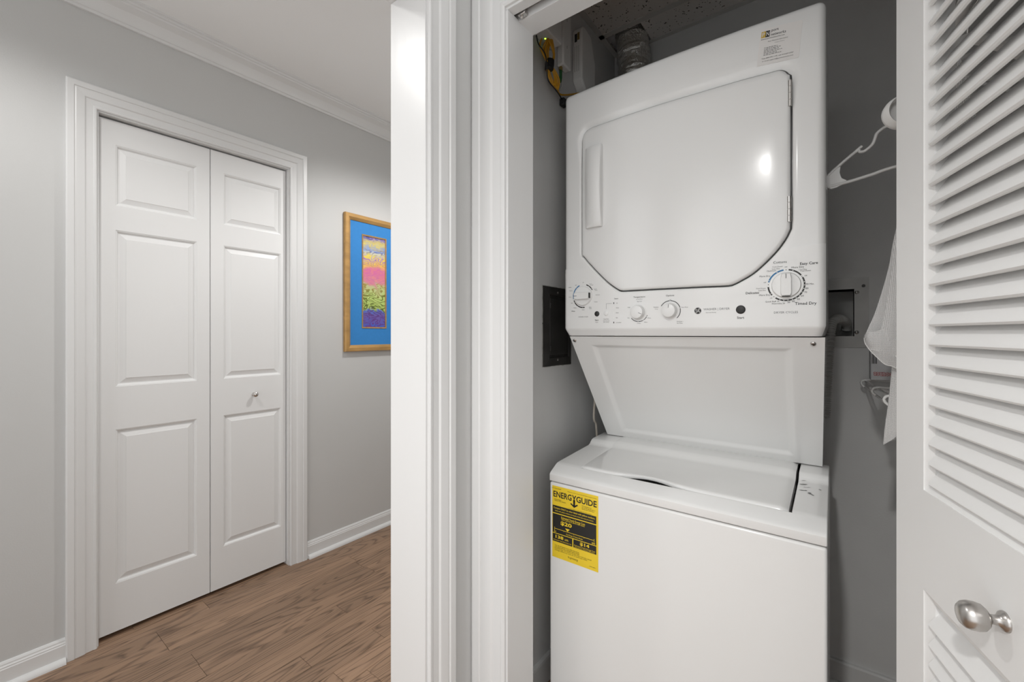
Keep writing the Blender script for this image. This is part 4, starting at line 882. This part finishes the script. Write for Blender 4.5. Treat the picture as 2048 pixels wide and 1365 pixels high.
tag(m.build('drain_hose', 'hose_grey', smooth=True, angle=70), 'grey corrugated drain hose bent into the wall utility box', 'hose')

# network gear on the left closet wall
def wp_(px, py, dd=.0): return onX(px, py, XW+dd)
def wall_box(name, y0, y1, z0, z1, dd, label, cat, bev=.006, mt='device_white'):
    root = tag(empty(name, (XW, (y0+y1)/2, z0)), label, cat); m = MB(); m.box((XW+.0002, y0, z0), (XW+dd, y1, z1)); m.build('housing', mt, root, bevel=bev, bseg=3); return root
# upper terminal
tq = onX(1124, 90, XW+.050); yq = tq.y; zb_ = tq.z
t1 = wall_box('fiber_terminal', yq-.165, yq, zb_, 2.33, .050, 'white fiber terminal box with a glowing green light', 'network box', .004)
m = MB()
for k in range(3): m.box((XW+.0502, yq-.05-.018*k, zb_+.05), (XW+.0508, yq-.046-.018*k, zb_+.10))
m.build('vent_slot_shade', 'hose_grey', t1)['kind'] = 'stuff'  # grey bars on the housing paint the shade of vent openings
lp_ = onZ(1090.5, 78, zb_-.001); m = MB(); m.lathe([(.0030, 0), (.0022, .0012), (.0004, .0016)], (max(XW+.008, min(XW+.045, lp_.x)), lp_.y, zb_), (0, 0, -1), 10); m.build('status_light', 'led_green', t1)
# narrow box
ny0, ny1 = max(onX(1116, 118, XW+.006).y, yq+.003), onX(1143, 100, XW+.028).y; nz0 = onX(1136, 136, XW+.028).z
t2 = wall_box('splice_box', ny0, ny1, nz0, 2.36, .028, 'narrow white splice box beside the fiber terminal', 'network box', .006)
m = MB()
for z in (nz0+.065, nz0+.16): m.box((XW+.0278, ny1-.034, z), (XW+.0284, ny1-.030, z+.010))
m.build('clip_slot_shade', 'hose_grey', t2)['kind'] = 'stuff'  # clip openings are not cut; their shade is painted as grey bars
m = MB(); m.box((XW+.006, ny0+.006, nz0-.012), (XW+.016, ny0+.016, nz0)); m.build('connector', 'brass', t2, bevel=.001)
# power adapter
p0, p1 = wp_(1146, 120), wp_(1192, 120); pz0, pz1 = wp_(1150, 168).z, wp_(1163, 77).z
t3 = tag(empty('battery_unit', (XW, (p0.y+p1.y)/2, pz0)), 'white rounded backup power unit with a dark label on the closet wall', 'power unit')
py0, py1 = wp_(1146, 120, .003).y, onX(1191, 130, XW+.040).y
m = MB(); pr = [(py0, pz0), (py0+.03, pz0-.03), (py1-.01, pz0-.04), (py1, pz0-.02), (py1, pz1-.10), (py1-.035, pz1-.01), (py0+.015, pz1), (py0, pz1-.015)]
m.prism(pr, lambda y, z, t_: (t_, y, z), XW+.0002, XW+.040); m.build('housing', 'device_white', t3, bevel=.006, bseg=3)
m = MB(); m.box((XW+.010, py0-.0004, pz1-.06), (XW+.020, py0+.0006, pz1-.03)); m.build('rating_label', 'ink_black', t3)
m = MB(); m.box((XW+.021, py0-.0004, pz1-.055), (XW+.030, py0+.0006, pz1-.028)); m.build('rating_label', 'brass', t3)
m = MB()
for k in range(3): m.box((XW+.010+.008*k, py0-.0004, pz0+.03), (XW+.012+.008*k, py0+.0006, pz1-.075))
m.build('vent_slot_shade', 'hose_grey', t3)['kind'] = 'stuff'  # vent shade painted as grey bars on the side face
m = MB(); m.lathe([(.009, 0), (.009, .008), (.006, .010)], (XW+.02, py0+.045, pz0-.032), (0, -.3, -1), 14); m.build('socket', 'dark_metal', t3)
# cables
def cable(name, pts, r, mt, label, cat='cable', n=10, seg=8):
    m = MB(); m.tube(catmull([Vector(p) for p in pts], n), r, seg); return tag(m.build(name, mt, smooth=True, angle=80), label, cat)
yc_ = tag(empty('yellow_cable', wp_(1100, 110, .02)), 'coiled yellow network cable tied with a black strap', 'cable')
tie = wp_(1099, 130, .03)
def loop(top, width, yo, seed):
    random.seed(seed); P = []; c0 = tie; c1 = top
    for k in range(25):
        a = 2*math.pi*k/24; t_ = (1-math.cos(a))/2; side = math.sin(a)*width*(.4+.6*math.sin(math.pi*t_**.8))
        base = c0.lerp(c1, t_); P.append(Vector((base.x+side*.35+yo*.4, base.y+side*.8+yo, base.z)))
    return P
for k in range(5):
    m = MB(); m.tube(loop(wp_(1099+random.uniform(-4, 4), 76+random.uniform(-2, 5), .035), .014+.003*k, random.uniform(-.004, .004), k), .0027, 8); m.build('cable_loop', 'cable_yellow', yc_, smooth=True, angle=80)
for k in range(5):
    m = MB(); m.tube(loop(wp_(1111+random.uniform(-4, 3), 176+random.uniform(-6, 3), .035), .012+.003*k, random.uniform(-.004, .004), k+20), .0027, 8); m.build('cable_loop', 'cable_yellow', yc_, smooth=True, angle=80)
m = MB(); m.lathe([(.010, -.018), (.0145, -.015), (.0155, 0), (.0145, .015), (.010, .018)], tie, (0.05, .12, 1), 16); m.build('strap', 'cable_black', yc_, smooth=True)
m = MB(); m.tube(catmull([wp_(1083, 78, .03), wp_(1080, 92, .03), wp_(1088, 112, .03), tie], 8), .0027, 8); m.build('cable_tail', 'cable_yellow', yc_, smooth=True, angle=80)
m = MB(); m.tube(catmull([wp_(1114, 172, .02), wp_(1118, 187, .02), wp_(1128, 190, .02), wp_(1142, 189, .02), wp_(1160, 186, .02)], 8), .0030, 8); m.build('cable_tail', 'cable_yellow', yc_, smooth=True, angle=80)
bcp = [wp_(1072.5, 70, .03), wp_(1077, 88, .03), wp_(1090, 108, .062), wp_(1094, 135, .066), wp_(1096, 160, .060), wp_(1110, 178, .045), wp_(1120, 192, .02), wp_(1126, 205, .012)]
bc = tag(empty('black_cable', bcp[-1]), 'thin black cable hanging past the yellow coil', 'cable')
m = MB(); m.tube(catmull(bcp, 8), .0021, 8); m.build('cord', 'cable_black', bc, smooth=True, angle=80)
m = MB(); P = bcp[-1]; m.box((P.x-.008, P.y-.012, P.z-.014), (P.x+.010, P.y+.016, P.z+.012)); m.build('clip', 'cable_black', bc, bevel=.003)
wc = tag(empty('fiber_cable', (XW+.01, ny0+.011, nz0-.012)), 'thin white fiber cable with green plug below the splice box', 'cable')
m = MB(); m.lathe([(.0035, 0), (.005, .004), (.005, .030), (.002, .045)], (XW+.011, ny0+.011, nz0-.012), (0, -.05, -1), 12); m.build('plug', 'green_plug', wc, smooth=True)
m = MB(); m.tube(catmull([Vector((XW+.011, ny0+.009, nz0-.055)), wp_(1125, 160, .011), wp_(1124, 174, .012), wp_(1119, 181, .014), wp_(1112, 178, .02)], 8), .0012, 8); m.build('cord', 'cable_white', wc, smooth=True)
pl_ = [Vector((XW+.02, py0+.025, pz0-.02)), wp_(1158, 172, .015), wp_(1162, 190, .015), wp_(1168, 215, .012)]
cable('power_cord', pl_, .0032, 'cable_white', 'white power cord dropping from the backup power unit')
cable('hanging_cord', [(-.735, 1.62, 1.35), onX(1189, 808, -.725), onX(1192, 850, -.722), onX(1194, 885, -.72), (-.72, onX(1194, 885, -.72).y, .60)], .0042, 'cord_cream', 'cream cord hanging behind the washer by the left wall', 'cord')  # a plain cord, no water line

# ------------------------------------------------------------------ right side of the closet: rod, hangers, bag, wire shelf, carton
RX, RZ = .195, 1.792
rod = tag(empty('closet_rod', (RX, YB, RZ)), 'white closet rod fixed between back wall and side bracket', 'closet rod')
m = MB(); m.lathe([(.012, 0), (.012, YB-1.04)], (RX, YB, RZ), (0, -1, 0), 16); m.build('pole', 'wire_white', rod, smooth=True)
m = MB(); m.lathe([(.028, 0), (.028, .004), (.018, .008), (.016, .014)], (RX, YB, RZ), (0, -1, 0), 20); m.build('flange', 'wire_white', rod, smooth=True)
m = MB(); m.tube([(XR, 1.42, RZ+.05), (RX, 1.42, RZ+.010)], .006, 10); m.tube([(XR, 1.42, RZ-.12), (RX, 1.42, RZ-.010)], .006, 10); m.build('bracket', 'wire_white', rod, smooth=True)
# white plastic hanger, tilted, left arm visible beside the dryer
HY = 1.32
hg = tag(empty('plastic_hanger', (RX, HY, RZ)), 'white plastic clothes hanger with notch beside the dryer', 'hanger')
def hp(px, py): p = onY(px, py, HY); return Vector((p.x, HY, p.z))
tipL = hp(1656, 366); 
neck = Vector((RX, HY, 1.735)); barR = Vector((.385, HY, 1.583))
upper = [hp(1656, 352), hp(1680, 330), hp(1714, 302), hp(1720, 304), hp(1730, 302), hp(1744, 290), hp(1750, 278), hp(1754, 267), hp(1766, 257), hp(1782, 246)]
up = catmull(upper+[Vector((.150, HY, 1.700)), neck], 6)
m = MB(); m.tube(up, .0036, 8)
upR = [neck, Vector((.26, HY, 1.69)), Vector((.33, HY, 1.64)), Vector((.395, HY, 1.60))]; m.tube(catmull(upR, 8), .0036, 8)
m.tube(catmull([hp(1658, 374), hp(1700, 363), hp(1745, 349), hp(1790, 334), Vector((.25, HY, 1.572)), Vector((.395, HY, 1.590))], 8), .0040, 8)
m.build('frame', 'hanger_white', hg, smooth=True, angle=70)
m = MB(); pg = [hp(1653, 354), hp(1664, 342), hp(1681, 334), hp(1679, 346), hp(1683, 357), hp(1693, 361), hp(1690, 367), hp(1672, 376), hp(1662, 378.5), hp(1655, 376), hp(1652, 366)]
n = len(pg); m.add([p+Vector((0, -.0022, 0)) for p in pg]+[p+Vector((0, .0022, 0)) for p in pg], [tuple(range(n)), tuple(range(2*n-1, n-1, -1))]+[(k, (k+1) % n, n+(k+1) % n, n+k) for k in range(n)]); m.build('shoulder_web', 'hanger_white', hg)
m = MB(); m.tube(catmull([hp(1708, 306), hp(1717, 298), hp(1724, 292.5)], 6), .0032, 8); m.build('strap_notch', 'hanger_white', hg, smooth=True, angle=70)
m = MB(); hk = [neck, neck+Vector((0, 0, .022))]+[Vector((RX+.0165*math.cos(a), HY, RZ+.0165*math.sin(a))) for a in [math.radians(-40+ -10+28*k) for k in range(9)]]
m.tube(catmull([neck, Vector((RX+.004, HY, RZ-.030)), Vector((RX+.016, HY, RZ-.008)), Vector((RX+.0165, HY, RZ+.006)), Vector((RX+.004, HY, RZ+.0165)), Vector((RX-.012, HY, RZ+.012)), Vector((RX-.017, HY, RZ-.004))], 6), .0024, 8); m.build('hook', 'hanger_white', hg, smooth=True, angle=70)
# contoured suit hanger whose broad hollow end pokes out behind the door edge
EC = onY(1803, 226, 1.055); EC = Vector((EC.x, 1.055, EC.z))
sh_ = tag(empty('suit_hanger', (RX, 1.14, RZ)), 'white molded suit hanger with broad rounded end near the louvered door', 'hanger')
cen = Vector((RX, 1.140, 1.715)); ax_ = (EC-cen); ax_h = Vector((ax_.x, ax_.y, 0)).normalized()
m = MB()
fa = Vector((.42, -.90, .05)).normalized(); rr = .0285
m.lathe([(.001, .0), (rr*.80, .0), (rr*.84, .010), (rr*.93, .0125), (rr*1.02, .009), (rr*1.04, 0), (rr*.98, -.008), (rr*.8, -.012), (.001, -.013)], EC, fa, 36); m.build('shoulder_end', 'hanger_white', sh_, smooth=True, angle=60)
m = MB(); far = cen-ax_h*(EC-cen).length*.9+Vector((0, 0, -.05)); m.tube(catmull([EC, EC.lerp(cen, .5)+Vector((0, 0, .014)), cen, cen.lerp(far, .5)+Vector((0, 0, .012)), far], 8), .010, 10); m.build('bar', 'hanger_white', sh_, smooth=True)
HY2 = 1.140; m = MB(); m.tube(catmull([cen, Vector((RX+.004, HY2, RZ-.030)), Vector((RX+.016, HY2, RZ-.008)), Vector((RX+.0165, HY2, RZ+.006)), Vector((RX+.004, HY2, RZ+.0165)), Vector((RX-.012, HY2, RZ+.012)), Vector((RX-.017, HY2, RZ-.004))], 6), .0022, 8); m.build('hook', 'chrome', sh_, smooth=True, angle=70)

# mesh laundry bag hanging from the rod
GY = 1.27
bag = tag(empty('laundry_bag', (.19, GY, 1.0)), 'white mesh laundry bag hanging behind the louvered door', 'laundry bag')
def gp(px, py, dy=0): p = onY(px, py, GY+dy); return Vector((p.x, GY+dy, p.z))
def sheet(name, left, right, ny, nx, yfun, closed=False):
    L_ = catmull(left, ny); R2 = catmull(right, ny); rows = []
    nn = 40
    for k in range(nn+1):
        a = L_[min(len(L_)-1, int(k/nn*(len(L_)-1)))]; c_ = R2[min(len(R2)-1, int(k/nn*(len(R2)-1)))]
        rows.append([Vector((a.x+(c_.x-a.x)*j/nx, a.y+(c_.y-a.y)*j/nx+yfun(k/nn, j/nx), a.z+(c_.z-a.z)*j/nx)) for j in range(nx+1)])
    m = MB(); m.grid(rows); o = m.build(name, 'mesh_fabric', bag, smooth=True, fixn=False, angle=180)
    uv = o.data.uv_layers.new(name='uv'); 
    for lp2 in o.data.loops: co = o.data.vertices[lp2.vertex_index].co; uv.data[lp2.index].uv = (co.x+co.y*.4, co.z)
    return o
topL = Vector((.186, GY, 1.765)); topR = Vector((.204, GY, 1.765))
leftE = [topL, Vector((.150, GY, 1.58)), gp(1793, 455), gp(1776, 540), gp(1752, 620), gp(1737, 655), gp(1728.5, 677), gp(1731, 688), gp(1739, 698)]
rightE = [topR, Vector((.23, GY, 1.58)), Vector((.27, GY, 1.41)), Vector((.30, GY, 1.30)), Vector((.315, GY, 1.22)), Vector((.315, GY, 1.17)), Vector((.31, GY, 1.12)), Vector((.28, GY, 1.085)), Vector((.23, GY, 1.07))]
fold = lambda v, u: -.03*math.sin(math.pi*u)*v-.007*math.sin(u*21+v*2.2)*v
sheet('bag_front', leftE, rightE, 10, 44, fold)
sheet('bag_back', leftE, rightE, 10, 44, lambda v, u: .035*math.sin(math.pi*u)*v+.005*math.sin(u*15+v*3)*v)
# overlapping front fold with its lower hem
leftF = [topL+Vector((.006, -.004, 0)), Vector((.165, GY-.006, 1.58)), gp(1794, 470, -.012), gp(1784, 540, -.02), gp(1771, 620, -.024), gp(1757, 672, -.026), gp(1740, 699, -.022)]
botF = [topR+Vector((0, -.004, 0)), Vector((.235, GY-.01, 1.58)), Vector((.27, GY-.03, 1.41)), Vector((.29, GY-.035, 1.28)), Vector((.30, GY-.035, 1.17)), Vector((.29, GY-.035, 1.10)), Vector((.25, GY-.03, 1.065))]
sheet('bag_fold', leftF, botF, 10, 44, lambda v, u: -.022*math.sin(math.pi*u)*v-.006*math.sin(u*26)*v)
hem = catmull([gp(1728.5, 677), gp(1731, 688, -.01), gp(1741, 702, -.02), gp(1756, 717, -.024), gp(1770, 729, -.026), gp(1784, 733, -.026), gp(1800, 739, -.026), Vector((.17, GY-.03, 1.075)), Vector((.25, GY-.03, 1.07))], 8)
topc = catmull([gp(1728.5, 676), gp(1736, 664, -.02), gp(1748, 664, -.026), gp(1762, 660, -.03), gp(1776, 660, -.03), gp(1788, 662, -.03), gp(1802, 665, -.03), Vector((.17, GY-.034, 1.15)), Vector((.25, GY-.034, 1.15))], 8)
def skin(name, A, B, n=10, yo=0):
    m = MB(); m.grid([[a.lerp(c_, t_/n)+Vector((0, yo*math.sin(math.pi*t_/n), 0)) for a, c_ in zip(A, B)] for t_ in range(n+1)]); o = m.build(name, 'mesh_fabric', bag, smooth=True, fixn=False, angle=180)
    uv = o.data.uv_layers.new(name='uv')
    for lp2 in o.data.loops: co = o.data.vertices[lp2.vertex_index].co; uv.data[lp2.index].uv = (co.x, co.z)
skin('bag_bottom', topc, hem, 10, -.008); skin('bag_bottom', [p+Vector((0, .05, .0)) for p in topc], hem, 10, .008)
m = MB(); m.tube(hem, .0011, 6); m.build('hem', 'hanger_white', bag, smooth=True)
# lower tail of the bag
tl = catmull([gp(1785, 722), gp(1781, 770), gp(1776, 815), gp(1771, 850), gp(1767, 890)], 8); tr = catmull([gp(1812, 722, -.01), gp(1812, 770, -.01), gp(1811, 815, -.01), gp(1808, 850, -.01), gp(1800, 868, -.01)], 8); tr2 = [p+Vector((.05, .02, .012)) for p in tr]
for A_, B_, s_ in ((tl, tr, -.006), (tl, tr, .014), (tr, tr2, -.01)): skin('bag_tail', A_, B_, 10, s_)
skin('bag_tail', [p+Vector((0, .010, .0)) for p in tl], [p+Vector((.03, .012, 0)) for p in tr], 10, .01)

# wire shelf on the right wall with a carton of dryer sheets standing upside down
SZL = onY(1722, 760, YB-.05).z; SXL = onY(1722, 757, YB-.05).x
ws = tag(empty('wire_shelf', (XR, 1.6, SZL)), 'white coated wire shelf on the right closet wall', 'shelf')
ends_ = [onZ(px, py, SZL) for px, py in ((1722, 760), (1741, 774.5), (1768, 791))]
yn_ = ends_[2].y-.012
sl = (ends_[2].x-ends_[0].x)/(ends_[2].y-ends_[0].y)
def sx_(y): return SXL+(y-ends_[0].y)*sl
for y in (ends_[0].y, ends_[1].y, ends_[2].y):
    q0 = sx_(y); m = MB(); m.tube([(XR, y, SZL), (q0+.010, y, SZL), (q0+.003, y, SZL-.003), (q0, y, SZL-.009), (q0+.002, y, SZL-.016), (q0+.008, y, SZL-.022)], .0034, 8); m.build('wire', 'wire_white', ws, smooth=True, angle=70)
for x, z in ((SXL+.012, SZL-.0045), (SXL+.010, SZL-.024), (.25, SZL-.0045), (XR-.004, SZL-.0045)):
    m = MB(); m.tube([((x-SXL)+sx_(yn_) if x < .2 else x, yn_, z), (x, YB-.002, z)], .0030, 8); m.build('rail', 'wire_white', ws, smooth=True)
m = MB(); m.tube([(XR-.002, 1.60, SZL-.24), (SXL+.04, 1.60, SZL-.008)], .004, 8); m.build('brace', 'wire_white', ws, smooth=True)
cy0 = YB-.085; c0 = onY(1741, 740, cy0); c1 = onY(1778, 740, cy0)
cz0 = SZL+.003; cz1 = cz0+.165; cx0 = c0.x; cx1 = c0.x+.062
ctn = tag(empty('dryer_sheet_carton', ((cx0+cx1)/2, cy0+.03, cz0)), 'pale dryer sheet carton standing upside down on the wire shelf', 'carton')
m = MB(); m.box((cx0, cy0, cz0), (cx1, cy0+.07, cz1)); m.build('carton_body', 'carton', ctn, bevel=.003)
CFm = lambda o: (lambda a, b_: (cx0+a, cy0-o, cz0+b_))
bw = cx1-cx0; tz = onY(1757, 750, cy0).z-cz0
lettering('carton_print', [('bounce', bw*.46, tz, .0155, 'CENTER', .07, math.pi, (.044, .017))], CFm(.0006), 'ink_red', ctn)
lettering('carton_print', [('bounce', bw*.46, tz, .0155, 'CENTER', -.004, math.pi, (.041, .0140))], CFm(.0010), 'label_white', ctn)
zt_ = onY(1750, 728, cy0).z-cz0
lettering('barcode', [rect(bw*.04+.0022*k, zt_, bw*.04+.0022*k+(.0016 if k % 3 else .0009), zt_+.03) for k in range(6)], CFm(.0006), 'ink_black', ctn)
lettering('carton_print', [rect(bw*.80, zt_+.010, bw*.90, zt_+.016), rect(bw*.84, zt_-.004, bw*.92, zt_+.004), rect(bw*.82, zt_+.02, bw*.9, zt_+.03)], CFm(.0006), 'ink_navy', ctn)
